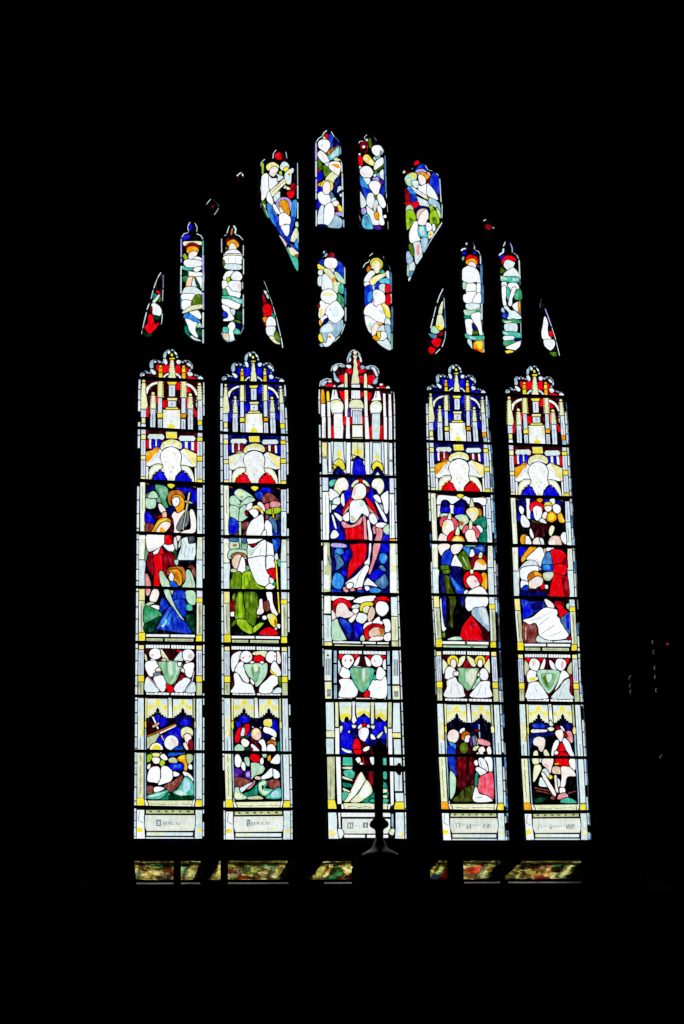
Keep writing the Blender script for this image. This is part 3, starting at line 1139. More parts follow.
SCENE3 = '''
@316 345 8.143
>canopy
1 24,345 60,280 140,270 150,170 230,150 300,40 380,110 385,180 500,170 530,250 500,310 600,340 632,370 632,586 24,586
2.p.s 75,330 100,315 135,315 135,340 100,352 65,352
2.p.s 190,250 225,245 228,300 215,310 190,285
2.p.s 245,200 290,195 290,230 260,235
2.p 338,125 355,120 358,175 345,190
2.p.s 345,200 385,190 400,215 350,230
2.p 350,255 385,250 385,315 358,300
2.p.s 420,255 470,248 475,290 440,325 418,300
2.p 190,375 235,375 235,470 205,430
2.p 420,385 455,390 450,420 420,470
2.p.s 515,335 560,340 575,370 530,365
2.p 365,380 385,380 385,420 368,420
w.s 175,340 210,320 230,320 228,340 190,355
w.s 420,325 450,335 475,362 440,355 420,345
V.e 318,62 14,18
V 304,85 332,85 334,100 325,108 330,140 338,160 334,180 345,230 342,250 352,290 350,316 288,316 292,280 296,250 302,225 304,190 310,165 306,140 312,108 304,100
W 284,318 356,318 360,450 280,450
V 233,240 243,225 254,240 256,350 232,350
V 392,245 402,230 412,245 416,350 390,350
W 232,352 260,352 264,586 236,586
y.p 234,380 256,380 256,440 236,440
W 390,352 416,352 422,586 396,586
y.p 392,380 414,380 416,420 394,420
M.s 262,520 285,490 300,540 280,590 262,590
W 286,320 356,320 362,440 284,440
S.p.k6 300,330 300,440
S.p.k6 320,330 320,440
S.p.k6 342,330 342,440
V.s 268,500 285,455 310,445 350,445 372,460 388,505 365,520 290,520
W 282,515 374,515 380,590 282,590
A.p.k5 300,520 300,590
A.p.k5 320,520 320,590
A.p.k5 345,520 345,590
W 140,335 155,325 180,430 205,450 120,455 130,400
b.k6.p 150,340 150,410
W 490,350 510,345 530,450 450,455 470,430 480,390
b.k6.p 492,360 488,430
V.s 118,480 130,455 175,445 215,470 222,520 200,570 160,590 125,540
W.p.s 130,500 170,470 215,490 200,560 160,580
y.p.k6 125,490 150,460 190,460
V.s 440,510 455,470 490,455 525,470 535,520 515,560 480,590 450,560
W.p.s 450,520 490,480 525,500 510,560 480,580
O.s 42,375 62,370 72,470 45,475
W 42,478 75,478 75,586 42,586
Y.s 88,385 105,385 108,460 90,460
W 90,462 115,462 118,586 92,586
W 545,395 565,395 572,586 548,586
W 590,400 610,400 618,586 590,586
@316 417 8.143
1 40,0 620,0 625,190 45,190
2.p.s 215,0 245,0 240,60 220,50
2.p 125,70 148,80 148,185 122,185
2.p 435,80 460,70 455,190 438,190
2.p 525,70 545,70 545,190 520,190
2.p.s 272,0 290,0 285,60 275,60
2.p.s 375,0 392,0 390,60 378,50
W 145,-30 215,-30 215,40 222,80 215,190 150,190 145,80
y.p.k7 150,85 210,85
w 458,-30 520,-30 520,80 515,190 460,190 455,80
y.p.k7 458,95 520,95
W 246,0 272,0 278,190 242,190
W 396,0 424,0 436,190 400,190
P 296,-50 375,-50 378,58 296,58
A.p.k5 318,-40 318,50
A.p.k5 340,-40 340,50
A.p.k5 358,-40 358,50
V 294,66 380,66 380,165 294,165
W.p 300,80 374,80 374,155 300,155
v.p.k5 305,90 335,110 370,90
V 290,172 382,172 382,192 290,192
W 48,0 78,0 78,190 48,190
W 95,0 120,0 122,190 97,190
W 550,0 578,0 578,190 552,190
W 592,0 618,0 620,190 592,190
>canopy
w 50,200 620,205 622,490 48,490
W 245,205 285,205 280,460 245,460
W 398,205 436,205 440,470 398,470
w 145,202 222,204 228,340 235,360 238,420 212,440 145,440 130,400 138,350
Y.p.s 175,290 190,260 205,300 200,330 175,330
Y.s 140,400 150,365 185,340 225,370 236,420 215,430 180,400 150,425
w.p.s 145,340 170,320 165,370 145,380
w.p.s 210,330 228,340 230,365 210,360
b.s 140,450 155,430 180,405 205,425 225,450 235,475 150,475
K.k7.p 130,382 190,405
V 292,205 388,208 390,330 370,345 300,345 290,300
Y.p.s 305,280 325,270 340,240 350,270 375,280 370,300 340,310 305,300
A.p.k5 340,210 340,300
K.s 285,350 310,335 340,315 365,335 395,352 375,362 300,362
B.s 305,480 305,380 320,350 360,345 385,385 398,430 398,485
b.p.k6 320,440 385,370
K.k8.p 285,302 345,325
w 462,210 530,212 530,340 545,400 545,440 460,440 450,410 460,350
Y.p.s 480,330 495,300 510,330 500,360
Y.s 455,410 470,375 500,360 540,390 548,440 520,430 500,405 470,430
b.s 450,480 475,440 500,405 530,435 552,470 545,485
w.s 480,475 500,440 525,475
W 98,205 120,205 130,450 100,450
y 48,205 90,205 90,325 50,325
w 50,335 90,335 98,485 50,485
W 552,205 582,205 585,470 558,470
W 595,210 620,210 622,350 592,350
w 592,360 622,360 626,485 594,485
A.p.k4 70,50 70,180
A.p.k4 604,30 604,180
V 240,466 290,466 290,478 240,478
V 396,470 460,472 460,484 396,482
y 105,466 150,466 145,480 105,480
@316 475 8.143
>side_shaft
P 52,20 100,22 100,130 52,130
W 52,138 104,138 108,540 55,540
A.p.k5 80,160 80,520
P 598,20 632,20 636,148 600,148
W 598,156 636,156 642,515 600,515
A.p.k5 615,200 615,500
O 598,520 648,522 650,552 600,550
>scene_panel
b 104,20 598,20 598,562 108,562
B.s 225,150 260,100 285,60 290,180 235,260 215,200
B.s 420,170 450,100 470,150 480,250 500,300 420,200
B.s 160,290 180,270 205,300 200,320
B.s 540,470 590,480 590,562 530,562
B.p.s 115,440 150,380 210,470 240,540 190,540 160,440
>scene_panel/flying_angel
T.s 110,50 160,35 150,80 115,95
V.s 145,110 170,40 230,22 265,70 255,120 215,130 190,165 150,145
F.p.s 170,60 220,30 260,80 200,120
W.s 108,120 130,115 190,165 130,210 108,200
W.s 140,200 185,180 200,210 190,240 145,240
W.s 130,245 170,245 165,265 130,285
W 108,215 125,215 125,310 108,310
T.p.s 108,210 130,205 140,240 110,240
W.s 205,165 225,150 235,230 225,260 200,215
W.s 145,315 165,308 215,345 210,375 185,370
W.s 125,325 145,335 170,430 160,440 145,410
W.s 120,480 140,450 165,452 188,490 155,518 120,515
>scene_panel/haloed_figure
R 345,30 380,30 380,62 345,62
V.s 285,90 310,50 345,38 345,62 320,75 300,105
V.s 382,38 415,55 440,95 425,105 400,75 380,62
r.s 283,105 305,105 300,140 285,130
r.s 410,105 430,95 432,140 408,140
F.s 290,165 310,95 350,68 385,75 408,110 405,165 370,200 330,205 290,190
f.p.s 300,150 320,100 330,95 315,170
W.p.s 345,90 390,95 400,150 370,180 350,150
y.p.e 360,185 18,12
R.s 240,240 280,190 300,200 270,250 230,300 210,330 215,290
N.s 215,325 245,270 275,240 270,270 240,310 215,330
R.s 400,190 420,185 470,245 505,330 510,360 490,330 440,270
N.s 395,215 440,270 500,330 515,365 490,350 430,290
W.s 270,280 285,215 330,205 385,208 430,290 430,340 400,330 375,315 350,350 320,385 280,385 275,330
v.p.s 285,330 310,340 330,370 290,380
E.p.s 350,220 380,215 390,260 360,250
W.s 215,340 265,300 270,370 235,375
W.s 430,330 465,310 500,360 490,400 460,400 435,370
N.s 205,385 230,380 275,405 320,395 365,345 380,340 370,390 320,430 275,440 225,430
R.s 235,440 300,430 370,400 385,380 385,545 250,545 245,500
r.p.k7 370,400 375,540
r.p.k5 265,480 268,540
N.s 382,335 400,335 410,380 412,450 420,545 392,545 388,440
W.s 415,375 435,370 445,430 458,480 455,545 430,545 425,480
N.s 460,425 485,415 490,470 470,480
N.s 490,430 540,440 540,500 520,545 470,545 490,490
W.s 485,400 525,385 575,395 580,415 540,430 495,425
E.s 545,440 590,400 595,480 565,480
>scene_panel/flying_angel
V.s 455,60 480,30 530,30 555,70 550,120 515,160 490,120 455,100
F.p.s 500,50 545,60 545,110 510,140
W.p.s 460,50 500,40 505,90 465,90
W.s 470,165 500,160 525,190 530,230 495,215 468,185
W.s 530,165 570,135 590,140 588,300 560,310 545,240 530,190
S.p.s 530,240 550,270 545,290 515,250
W.s 480,220 500,225 560,320 580,375 560,380 530,330
@316 540 8.143
>side_shaft
v 62,22 110,22 112,130 130,200 130,270 115,420 62,425
W.p 65,60 85,30 90,60 85,200 65,220
W.p 60,280 110,290 112,400 60,400
A.p.s 90,120 115,160 125,200 110,200
V 598,22 648,24 650,100 658,300 660,432 604,430 585,240 596,150
W.p 610,60 640,60 645,200 615,200
W.p 600,260 650,260 655,425 610,425
>scene_panel
b 126,25 598,22 600,452 126,448
B.s 215,120 260,80 270,140 240,185
B.s 200,260 235,240 255,290 230,295
B.s 430,300 480,240 540,250 540,290 490,330 440,325
B.s 520,25 590,25 590,100 510,90
m.s 132,25 235,32 245,62 135,58
u.s 150,90 175,65 215,75 228,110 190,120 155,115
8.s 150,120 180,115 215,160 225,200 160,250 165,190
u.p.k7 170,240 220,190
u.s 130,330 160,265 215,290 228,340 210,390 185,402 140,380
7.s 130,400 200,410 210,440 130,440
u.s 515,130 535,105 570,115 582,150 555,195 520,175
8.s 515,215 540,205 570,240 560,255 530,245
8.s 480,340 530,300 560,275 585,330 585,370 545,400 500,370
u.s 440,400 470,385 520,400 535,415 490,435 440,425
7.s 330,415 380,405 400,430 380,435
>+scene_panel/haloed_figure
R.s 275,40 300,35 405,30 410,110 390,180 330,240 265,310 255,300 265,200 300,120
r.p.k6 360,70 340,170
r.p.k6 320,100 280,220
r.p.k5 395,130 360,200
R.s 248,0 420,0 410,15 270,15
N.s 470,30 525,25 510,100 480,180 455,250 432,285 430,250 455,160
W.s 432,30 450,25 450,80 440,140 435,200 400,205 395,180 425,140
W.s 395,210 425,205 430,240 400,300 380,370 370,385 320,390 250,375 245,345 320,290
A.p.k4 390,215 330,330
A.p.k4 350,290 320,380
W.s 250,360 280,345 305,360 285,395 250,390
W.s 420,310 450,330 500,375 490,382 440,370 390,370 395,345
N.s 220,385 240,380 250,400 270,410 250,428 225,415
N.s 275,405 300,390 320,410 290,420
N.s 335,400 360,385 380,400 345,408
W.s 395,380 425,375 440,400 415,415 398,400
@320 594 8.143
>side_shaft
V 34,15 88,15 88,160 30,160
W.p 40,25 80,25 80,150 40,150
w 30,170 90,175 96,388 34,388
A.p.k5 65,190 65,360
y 34,392 98,392 98,425 36,425
w 576,25 628,25 632,180 580,180
V 580,185 632,185 636,380 584,380
A.p.k5 612,200 612,360
v 582,385 638,385 638,428 584,428
>scene_panel
K 98,15 570,15 575,382 100,382
W.s 95,20 150,20 270,25 265,45 220,48 150,35 100,55
W.s 270,62 330,25 440,15 450,30 430,55 350,70 330,75
E.s 100,210 140,205 155,250 210,360 200,375 100,370
>scene_panel/sleeping_soldier
R.s 105,90 120,50 180,35 240,65 255,105 240,115 200,75 150,75 130,120 125,155 105,120
r.p.s 105,100 125,85 130,150 110,140
F.s 130,180 135,100 175,72 215,95 240,140 275,155 250,185 200,195 160,190
f.p.s 140,180 185,160 170,190
b.s 148,195 200,200 255,240 330,220 355,270 345,330 310,378 240,375 190,300
7.p.s 160,200 230,230 260,290 240,320 190,270
B.p.s 280,250 330,240 345,290 300,350
F.s 235,210 275,170 300,155 300,180 260,230 240,225
F.s 98,130 130,185 105,215 98,205
>scene_panel/sleeping_soldier
w.s 258,100 300,85 325,95 305,115 265,118
W.s 265,130 300,120 315,135 290,165 270,150
Y.s 325,130 330,90 370,65 425,70 425,95 375,95 350,110 340,140
V.s 350,140 355,110 390,98 410,120 400,150 370,155
W.s 300,180 320,155 370,165 385,195 350,240 320,235 295,215
f.s 395,140 410,110 430,105 448,150 430,200 400,225 388,200
>scene_panel/sleeping_soldier
r.s 440,60 455,30 520,20 565,40 560,65 500,55 460,70 448,100
R.p.s 460,35 520,22 560,45 510,52
W.s 455,130 460,80 490,60 540,75 558,120 540,160 510,180 490,175 475,165
W.s 430,225 480,185 490,220 510,225 500,250 440,240
W.s 510,215 550,205 572,230 570,300 520,310 530,270
W.s 350,270 370,240 415,225 420,240 380,260 360,290
W.s 520,340 570,315 572,375 530,380
>scene_panel/sleeping_soldier
R.s 358,310 375,270 420,245 480,245 520,270 500,275 430,270 395,300 400,350 400,375 375,370
r.p.s 365,300 420,250 470,250 400,280
f.s 395,320 420,285 470,268 515,285 525,310 500,350 440,345 410,350
H.p.s 480,270 520,290 515,330 490,330
F.s 410,360 450,345 510,345 500,375 400,380
E.s 330,350 350,335 365,375 330,378
>sill_band
W 104,382 330,388 330,404 104,400
W 342,388 455,390 455,408 342,405
W 465,392 560,394 560,408 465,408
V 115,410 355,416 355,438 118,434
V 370,418 560,420 560,444 370,440
@322 645 8.143
>shield_panel
w 20,38 78,40 78,290 20,290
a.p.k7 35,110 35,240
a.p.k7 50,110 50,240
a.p.k7 65,110 65,240
l.p.e 48,85 12,10
V 22,300 78,300 80,440 25,440
A.p 40,360 72,360 72,420 40,420
w 572,45 622,45 630,320 572,320
a.p.k7 588,120 588,250
a.p.k7 602,120 602,250
a.p.k7 615,120 615,250
V 572,332 630,332 636,448 576,448
A.p 585,375 620,375 622,425 588,425
S 95,45 120,45 120,145 95,145
S 95,158 120,158 120,310 95,310
S 97,325 122,325 122,440 97,440
S 530,50 552,50 552,160 530,160
S 532,172 556,172 556,320 532,320
S 532,332 558,332 560,448 534,448
W 138,45 325,48 325,74 138,72
W 338,48 520,52 520,80 338,76
T.p.k5 160,45 160,74
T.p.k5 185,45 185,74
T.p.k5 210,45 210,74
T.p.k5 235,45 235,74
T.p.k5 260,45 260,74
T.p.k5 290,45 290,74
T.p.k5 365,48 365,78
T.p.k5 395,48 395,78
T.p.k5 425,48 425,78
T.p.k5 455,50 455,80
T.p.k5 490,50 490,80
W 130,428 245,430 245,448 130,446
W 275,430 395,432 395,450 275,448
W 405,432 520,434 520,450 405,450
q 132,80 520,84 520,430 132,424
R.s 135,80 170,80 160,110 140,115
R.s 250,80 300,84 280,110 255,105
R.s 370,88 420,86 400,115 380,110
R.s 480,88 515,90 515,115 495,110
>shield_panel/angel_figure
W.s 162,130 175,92 210,78 250,95 258,130 235,170 205,192 175,170
x.p.e 190,125 8,14
o.p.e 235,125 10,12
W.s 258,165 285,110 305,95 300,140 280,170
w.s 132,120 150,160 155,200 134,230
W.s 145,230 165,180 205,195 225,215 225,260 190,275 150,250
W.s 138,290 180,275 240,285 290,350 265,424 140,420 155,340
>shield_panel/angel_figure
W.e 445,128 48,50
f.p.e 430,130 12,16
W.s 350,95 385,120 400,165 370,170 355,130
W.s 495,150 515,110 520,180 520,200 500,190
W.s 440,260 450,200 475,180 515,220 510,250 480,282 445,275
W.s 400,300 430,285 480,290 520,260 520,425 400,425 375,380
v.p.k5 450,360 480,340
W.s 398,205 430,200 425,230 400,220
T.s 410,240 435,250 435,285 418,275
w.s 240,180 270,175 310,175 320,185 270,190
w.s 365,190 400,185 420,190 400,200
>shield_panel/heraldic_shield
T.s 232,192 320,186 418,192 415,260 385,330 332,385 280,340 245,270
9.p.s 245,200 320,195 390,200 395,260 370,320 332,370 290,330 260,270
E.p.s 330,200 355,200 345,300 330,280
>shield_panel
R.s 345,390 370,370 388,385 380,425 345,424
'''
LOWER3 = '''
@322 698 8.143
>predella_panel
w 30,35 95,35 100,265 35,265
V 32,270 100,265 102,320 35,320
w 32,330 96,330 96,465 36,465
w 580,40 632,40 640,280 575,280
y 572,285 640,285 642,325 572,322
w 582,335 640,335 645,470 588,470
V 106,35 132,35 135,235 108,235
W 106,245 140,245 142,465 108,465
S 146,290 158,290 158,465 146,465
v 538,35 568,35 566,240 535,240
W 536,250 570,250 574,470 540,470
S 520,290 532,290 532,470 520,470
B 148,60 525,60 525,470 150,470
V 140,35 240,35 240,160 225,190 205,155 185,190 165,200 150,180 145,120
w.p 145,35 235,35 235,70 205,80 150,90
Y.p.s 150,150 165,130 200,125 235,140 235,165 205,150 170,175 155,180
V 275,35 392,38 390,170 370,150 340,125 310,150 285,165 275,120
w.p 280,36 388,38 388,80 280,80
Y.p.s 290,120 340,105 385,120 385,150 340,120 295,150
V 430,38 530,38 525,180 510,195 480,170 465,150 450,185 432,160
w.p 432,38 528,38 525,90 435,90
Y.p.s 435,150 460,125 500,130 520,160 510,180 470,150 440,170
W 246,30 268,30 270,140 284,185 255,215 240,185 246,140
V 395,35 425,35 425,180 420,215 400,215 396,150
V.s 240,220 275,220 275,240 255,250
V.s 395,225 430,225 425,250 405,250
V.s 145,235 165,225 170,250 150,290
V.s 505,230 525,240 525,290 512,280
K.s 182,185 190,160 205,152 215,165 220,195 200,200
K.s 325,145 340,125 355,140 345,160
K.s 445,195 450,165 465,155 480,170 485,195 465,200
b.s 240,255 290,260 290,330 250,320
Z.s 380,270 400,250 400,330 385,330
b 385,330 520,340 520,470 385,470
K.s 390,400 440,380 520,380 520,470 400,470
w.s 160,405 200,420 240,430 235,450 195,445 165,425
>predella_panel/haloed_figure
W.s 290,240 310,215 345,205 385,220 385,245 340,235 300,255
R.s 330,210 360,205 362,228 330,230
W.s 295,280 310,250 345,238 378,250 382,290 365,330 340,360 305,325
f.p.s 298,280 315,255 330,250 310,300
V.e 220,275 10,12
W.s 395,295 420,300 438,335 400,335
V.s 445,320 460,295 495,272 490,300 460,330
R.s 252,370 280,325 310,360 315,420 300,460 260,460 250,420
q.s 305,340 350,360 390,400 400,470 250,470 310,460 320,400
W.s 335,420 355,400 385,395 380,420 345,435
r.p.s 400,400 425,430 425,470 405,460
@322 750 8.143
q 250,40 430,40 430,260 260,280
R.s 260,0 320,0 310,35 270,35
W.s 275,70 305,60 315,90 300,110 285,95
W.s 305,110 320,100 335,115 318,120
W.s 390,65 425,60 425,110 405,115
r.p.s 260,260 270,240 290,190 280,280
r.p.s 385,200 415,170 410,280 390,280
R.p.k6 330,50 345,120
V.s 180,418 230,340 290,220 315,178 345,220 350,260 290,340 240,410
W.p.s 290,250 315,200 335,220 320,290 260,370 215,410
V.s 230,418 300,350 350,260 375,255 410,330 380,375 300,424
W.p.s 300,380 340,300 370,280 395,335 350,380
A.p.k4 345,260 290,350 230,415
>predella_panel
T 168,60 245,60 248,128 168,125
K 168,130 250,130 250,300 168,380
V.s 170,140 245,138 245,155 175,152
T.s 180,170 260,165 260,220 230,230 185,205
V.s 172,215 240,240 240,250 172,232
t.s 170,265 240,280 240,300 180,300
V.s 172,310 225,335 225,345 180,335
T.s 168,345 215,350 190,400 168,410
T 492,65 525,65 525,125 492,122
t.s 430,270 520,270 525,420 330,424 400,370 430,330
T.s 500,180 525,185 525,235 500,230
V.s 495,320 530,318 530,345 495,348
V.s 495,370 530,368 530,390 500,395
T.s 405,400 525,395 525,428 400,425
g.s 420,180 440,190 440,260 425,250
>side_shaft
v 40,55 104,55 104,405 48,405
A.p.k7 70,170 70,380
6 48,408 104,408 120,480 120,485 50,485
W 112,55 150,55 160,440 125,440
w 585,62 648,64 655,335 592,335
A.p.k7 628,200 628,320
w 595,350 662,350 665,420 600,420
6 600,425 665,425 668,485 588,485 590,460
W 550,60 580,60 585,440 560,460
w 50,510 115,510 122,570 120,640 138,728 55,728
y.p.s 60,660 100,650 115,700 65,700
w 600,510 665,510 670,722 595,720 600,640
y.p.s 630,680 660,665 668,700 635,715
>base_panel
V 175,432 535,436 530,485 185,485
A.p.k6 205,465 260,455 300,470 350,460 400,468
W 155,440 175,440 180,485 160,485
W 540,440 560,440 550,488 535,488
W 155,510 555,512 560,545 158,545
Z 165,560 555,562 555,640 535,680 180,680 165,640
V.p.k5 175,665 520,665
A.p 205,590 255,590 255,640 205,640
E.p 215,598 228,598 228,630 215,630
E.p 235,598 246,598 246,630 235,630
A.p.k5 265,618 285,618
A.p 335,590 375,590 375,635 335,635
E.p 350,598 360,598 360,628 350,628
W 180,688 350,690 350,715 180,715
W 365,690 540,690 540,716 365,716
W 130,510 150,510 152,640 138,640
W.s 130,650 150,640 175,665 170,700 145,720
V.s 545,670 570,640 590,650 580,690 560,690
S 565,520 582,520 582,640 565,620
'''
SCENE4 = '''
@423 485 8.341
>scene_panel
K 118,85 525,85 530,709 125,709
W.s 115,165 120,100 150,85 260,95 350,95 400,110 520,110 515,170 425,160 380,160 330,115 290,130 240,160 210,130 175,125 150,160
W 118,165 145,165 150,260 120,270
W 222,165 262,170 265,245 225,235
b.s 150,165 160,135 185,125 215,140 220,180 220,235 150,235
B.p 152,190 218,190 218,225 152,225
b.s 262,170 290,135 330,120 365,150 350,200 350,245 265,245
B.p.s 265,190 340,190 345,245 265,240
W 500,170 518,170 520,270 505,270
b.s 425,150 460,150 490,175 460,200 425,180
E.s 148,240 210,238 210,265 150,268
n.p.k6 120,170 142,168
>scene_panel/haloed_figure
q.s 345,230 355,180 400,170 460,165 495,200 485,260 460,280 380,290
o.p.s 460,200 485,210 490,250 470,260
V.s 390,175 400,110 415,130 425,170 420,190 395,190
y.s 360,230 375,200 410,185 450,195 465,235 440,290 415,310 395,280
F.p.s 370,240 420,230 430,290 410,305 395,280
t.s 420,320 460,280 520,270 530,370 490,370 450,330
t.s 490,375 528,370 528,500 480,490 465,450
W.s 445,345 470,335 500,370 490,400 465,385
>scene_panel/haloed_figure
E.s 265,265 310,245 360,255 380,305 340,340 320,375 290,340 300,300
o.p.s 300,300 340,310 330,340 305,330
y.p.s 330,270 360,285 350,310
x.s 148,350 140,300 165,265 205,265 190,290 165,330
x.s 235,280 260,275 300,330 290,360 265,370 255,320
V.s 205,285 215,235 230,240 235,285
F.s 160,370 170,310 205,288 245,305 258,350 250,400 210,428 170,400
y.p.s 165,330 195,300 200,320 175,380
F.s 128,450 150,405 200,430 210,480 130,480
K.s 122,380 150,375 155,395 125,400
>scene_panel/haloed_figure
R.s 205,480 205,430 240,388 265,390 250,420 235,480
x.s 330,390 350,340 385,345 370,370 345,400
x.s 415,345 440,350 475,400 460,440 440,430 420,370
q.s 310,370 330,395 350,430 350,480 320,430
V.s 383,370 390,300 408,310 408,372
F.s 352,420 365,380 400,370 430,385 440,440 455,480 415,485 380,480
f.p.s 420,450 450,470 450,485 425,480
>scene_panel/haloed_figure
V.s 270,410 285,345 300,360 302,412
O.s 232,470 250,435 290,422 330,435 350,480 340,488 235,484
y.p.s 245,460 290,430 330,460 280,480
F.s 130,500 205,492 225,510 200,545 160,590 135,560
F.s 232,530 250,498 330,500 300,560 260,578 240,560
7.s 150,640 170,570 210,540 240,570 235,640 220,680 160,665
7.p.s 330,520 380,510 385,580 350,560
u.s 335,520 385,510 390,590 365,580
7.s 405,520 440,505 505,505 510,560 430,570
8.p.s 430,520 500,515 490,550
W.s 385,590 400,540 420,540 430,580 405,600
e.s 350,505 440,505 430,516 370,516
l.s 290,600 320,560 360,560 385,640 400,700 340,700 310,640
E.p.k6 330,600 370,680
W.s 235,670 265,585 290,610 330,680 265,680
A.p.k5 268,620 265,665
l.s 155,670 225,675 225,709 155,709
b.s 225,680 310,685 310,709 235,709
>scene_panel/haloed_figure
r.s 395,660 410,610 450,585 525,590 525,650 500,620 440,630 420,690
V.s 462,605 475,560 495,570 490,610
F.s 425,690 440,640 480,615 520,640 520,709 425,709
O.p.s 450,640 480,615 525,640 510,670
>scene_panel/haloed_figure
@430 570 9
K 90,0 520,0 530,630 110,630
O.s 455,50 490,25 512,60 512,165 490,170 460,130
Z.s 90,60 130,40 140,200 145,400 130,520 110,300
B.p.s 120,250 140,300 135,400 120,350
j.s 130,60 170,60 190,150 215,200 235,280 205,400 205,520 180,480 180,300 140,180
l.p.s 150,70 175,150 160,180
b.s 180,20 250,0 290,80 280,180 200,80
7.s 175,40 200,60 250,110 320,190 340,230 250,220 200,120
u.p.s 190,70 240,120 280,180 240,170
b.s 250,238 320,238 310,330 270,290
W.s 305,195 330,180 345,200 335,220 310,218
R.s 300,75 330,20 380,15 435,25 465,60 465,115 440,110 410,55 370,50 325,85 330,130 355,160 320,150
V.s 362,0 388,0 386,35 362,30
F.s 328,95 345,60 385,50 425,80 445,130 410,160 375,165 340,130
x.p.s 400,85 430,90 430,120 400,110
l.s 120,0 180,0 170,30 120,30
W.s 345,200 380,175 430,150 480,160 505,200 510,225 340,228
W.s 318,310 335,240 510,242 508,325 440,330 390,350 350,370 325,345
S.s 375,395 395,345 450,335 500,340 530,450 530,555 480,510 420,455
w.p.s 440,350 495,350 520,440 525,500 470,450
A.p.k5 460,360 470,480
R.s 275,580 300,500 365,415 385,430 430,490 480,570 490,630 290,630
r.p.s 360,460 400,480 400,520 370,510
r.p.s 440,540 480,600 490,630 460,620
q.s 385,420 420,450 530,560 540,620 490,630 450,520
W.s 90,290 100,260 110,400 130,500 145,530 110,545 100,400
E.s 165,620 220,602 275,605 285,628 170,630
l.p.s 110,580 130,560 140,600 120,610
>sill_band
W 110,638 315,640 315,668 110,666
W 330,642 530,645 530,672 330,668
E 118,676 370,680 370,706 118,702
E 385,680 520,684 520,708 385,706
'''
SHIELD4 = '''
@432 645 9
>shield_panel
q 95,90 520,95 525,472 110,472
R.s 480,105 510,98 500,130 480,140
r.s 300,150 320,140 350,200 280,200
>shield_panel/angel_figure
V.s 95,140 110,140 140,180 115,230 100,260
V.s 230,190 250,120 295,100 290,140 260,185
Y.e 188,145 50,50
F.s 165,165 175,130 205,130 220,170 200,205 170,190
W.s 118,265 125,215 160,195 205,220 210,250 195,285 150,308 120,300
F.s 190,255 205,235 245,248 242,272 195,275
W.s 112,465 135,380 135,325 205,290 230,330 275,370 285,420 285,466
A.p.k4 180,330 170,440
A.p.k4 220,350 250,440
>shield_panel/angel_figure
V.s 315,105 345,110 390,150 385,195 345,175
V.s 470,190 500,140 515,130 520,250 500,230
Y.e 432,142 46,46
F.s 410,160 420,130 450,135 455,175 435,200 412,185
W.s 428,245 460,210 495,235 505,280 490,315 450,312 428,290
F.s 380,260 425,252 425,280 385,275
E.s 415,300 435,315 390,380 350,390
W.s 345,466 380,400 430,335 490,325 520,335 520,390 532,466
A.p.k4 450,350 410,450
A.p.k4 485,380 480,450
>shield_panel/heraldic_shield
9.s 235,208 320,212 415,210 410,250 390,330 350,395 318,408 285,370 240,320 245,250
v.p.s 330,230 400,225 385,310 350,370 330,330
E.p.s 300,250 320,240 325,330 305,320
'''
LOWER4 = '''
@434 698 9
>predella_panel
D 112,222 508,222 515,540 120,540
b.s 350,225 395,225 395,290 345,290
r.s 360,285 410,280 410,305 375,305
S 396,235 412,235 412,290 398,290
S 400,300 414,300 418,360 405,360
>predella_panel/standing_figure
F.s 122,340 140,300 175,285 215,305 222,350 200,392 160,405 130,380
f.p.s 130,330 160,300 190,320 150,360
u.s 135,400 165,400 195,425 190,460 150,430
7.s 125,430 185,460 190,525 125,520
W.s 230,300 250,275 275,272 270,300 240,320
>predella_panel/standing_figure
o.s 240,350 255,310 290,300 320,320 320,355 290,360 260,380
r.p.s 235,340 250,320 250,370
F.s 275,375 285,340 320,335 322,370 300,405 280,400
q 195,400 345,400 350,540 195,540
l.s 235,430 260,405 295,415 300,470 275,500 240,480
>predella_panel/seated_figure
M.s 320,370 340,350 350,400 350,440 330,420
f.s 348,345 375,340 395,420 350,435
N.s 398,370 430,370 500,400 490,430 400,410
A.s 345,350 370,345 380,420 355,430
V.s 350,465 365,435 400,430 400,445 370,475
F.s 400,470 415,445 445,440 460,475 440,505 405,500
F.s 475,460 495,435 510,450 515,500 490,505 480,490
F.s 385,490 405,500 410,535 390,520
K.s 440,490 470,480 475,500 460,510
@434 750 8.77
>+predella_panel/standing_figure
K 120,55 520,60 525,445 130,445
7.s 125,60 180,60 190,130 195,190 190,235 155,190 130,120
W.s 185,130 202,140 200,180 190,170
E.s 140,200 160,190 190,240 185,360 150,430 140,380
i.s 200,70 300,60 350,70 355,180 340,300 280,340 210,330 200,220
q.p.s 280,70 310,70 310,320 280,320
r.p.s 220,100 260,100 270,180 230,160
r.p.s 310,100 340,120 340,200 320,200
j.s 165,448 220,390 270,330 330,310 350,330 340,420 330,450
K.p.k9 270,345 260,445
>+predella_panel/seated_figure
W.s 350,100 375,90 385,130 360,135
W.s 390,80 420,70 470,120 480,185 420,170 395,130
W.s 440,70 505,70 510,190 485,195 470,120
W.s 365,165 390,150 460,185 420,225 400,215 375,190
A.p.k5 400,90 420,150
A.p.k5 450,90 475,160
t.s 360,220 385,200 385,290 365,320 355,290
x.s 385,330 400,240 470,205 515,210 520,430 470,400 400,370
r.p.k5 450,240 440,330
r.p.s 495,330 510,340 505,360
W.s 345,448 360,330 380,340 400,385 470,405 510,448
n.p.k5 370,420 420,415
'''
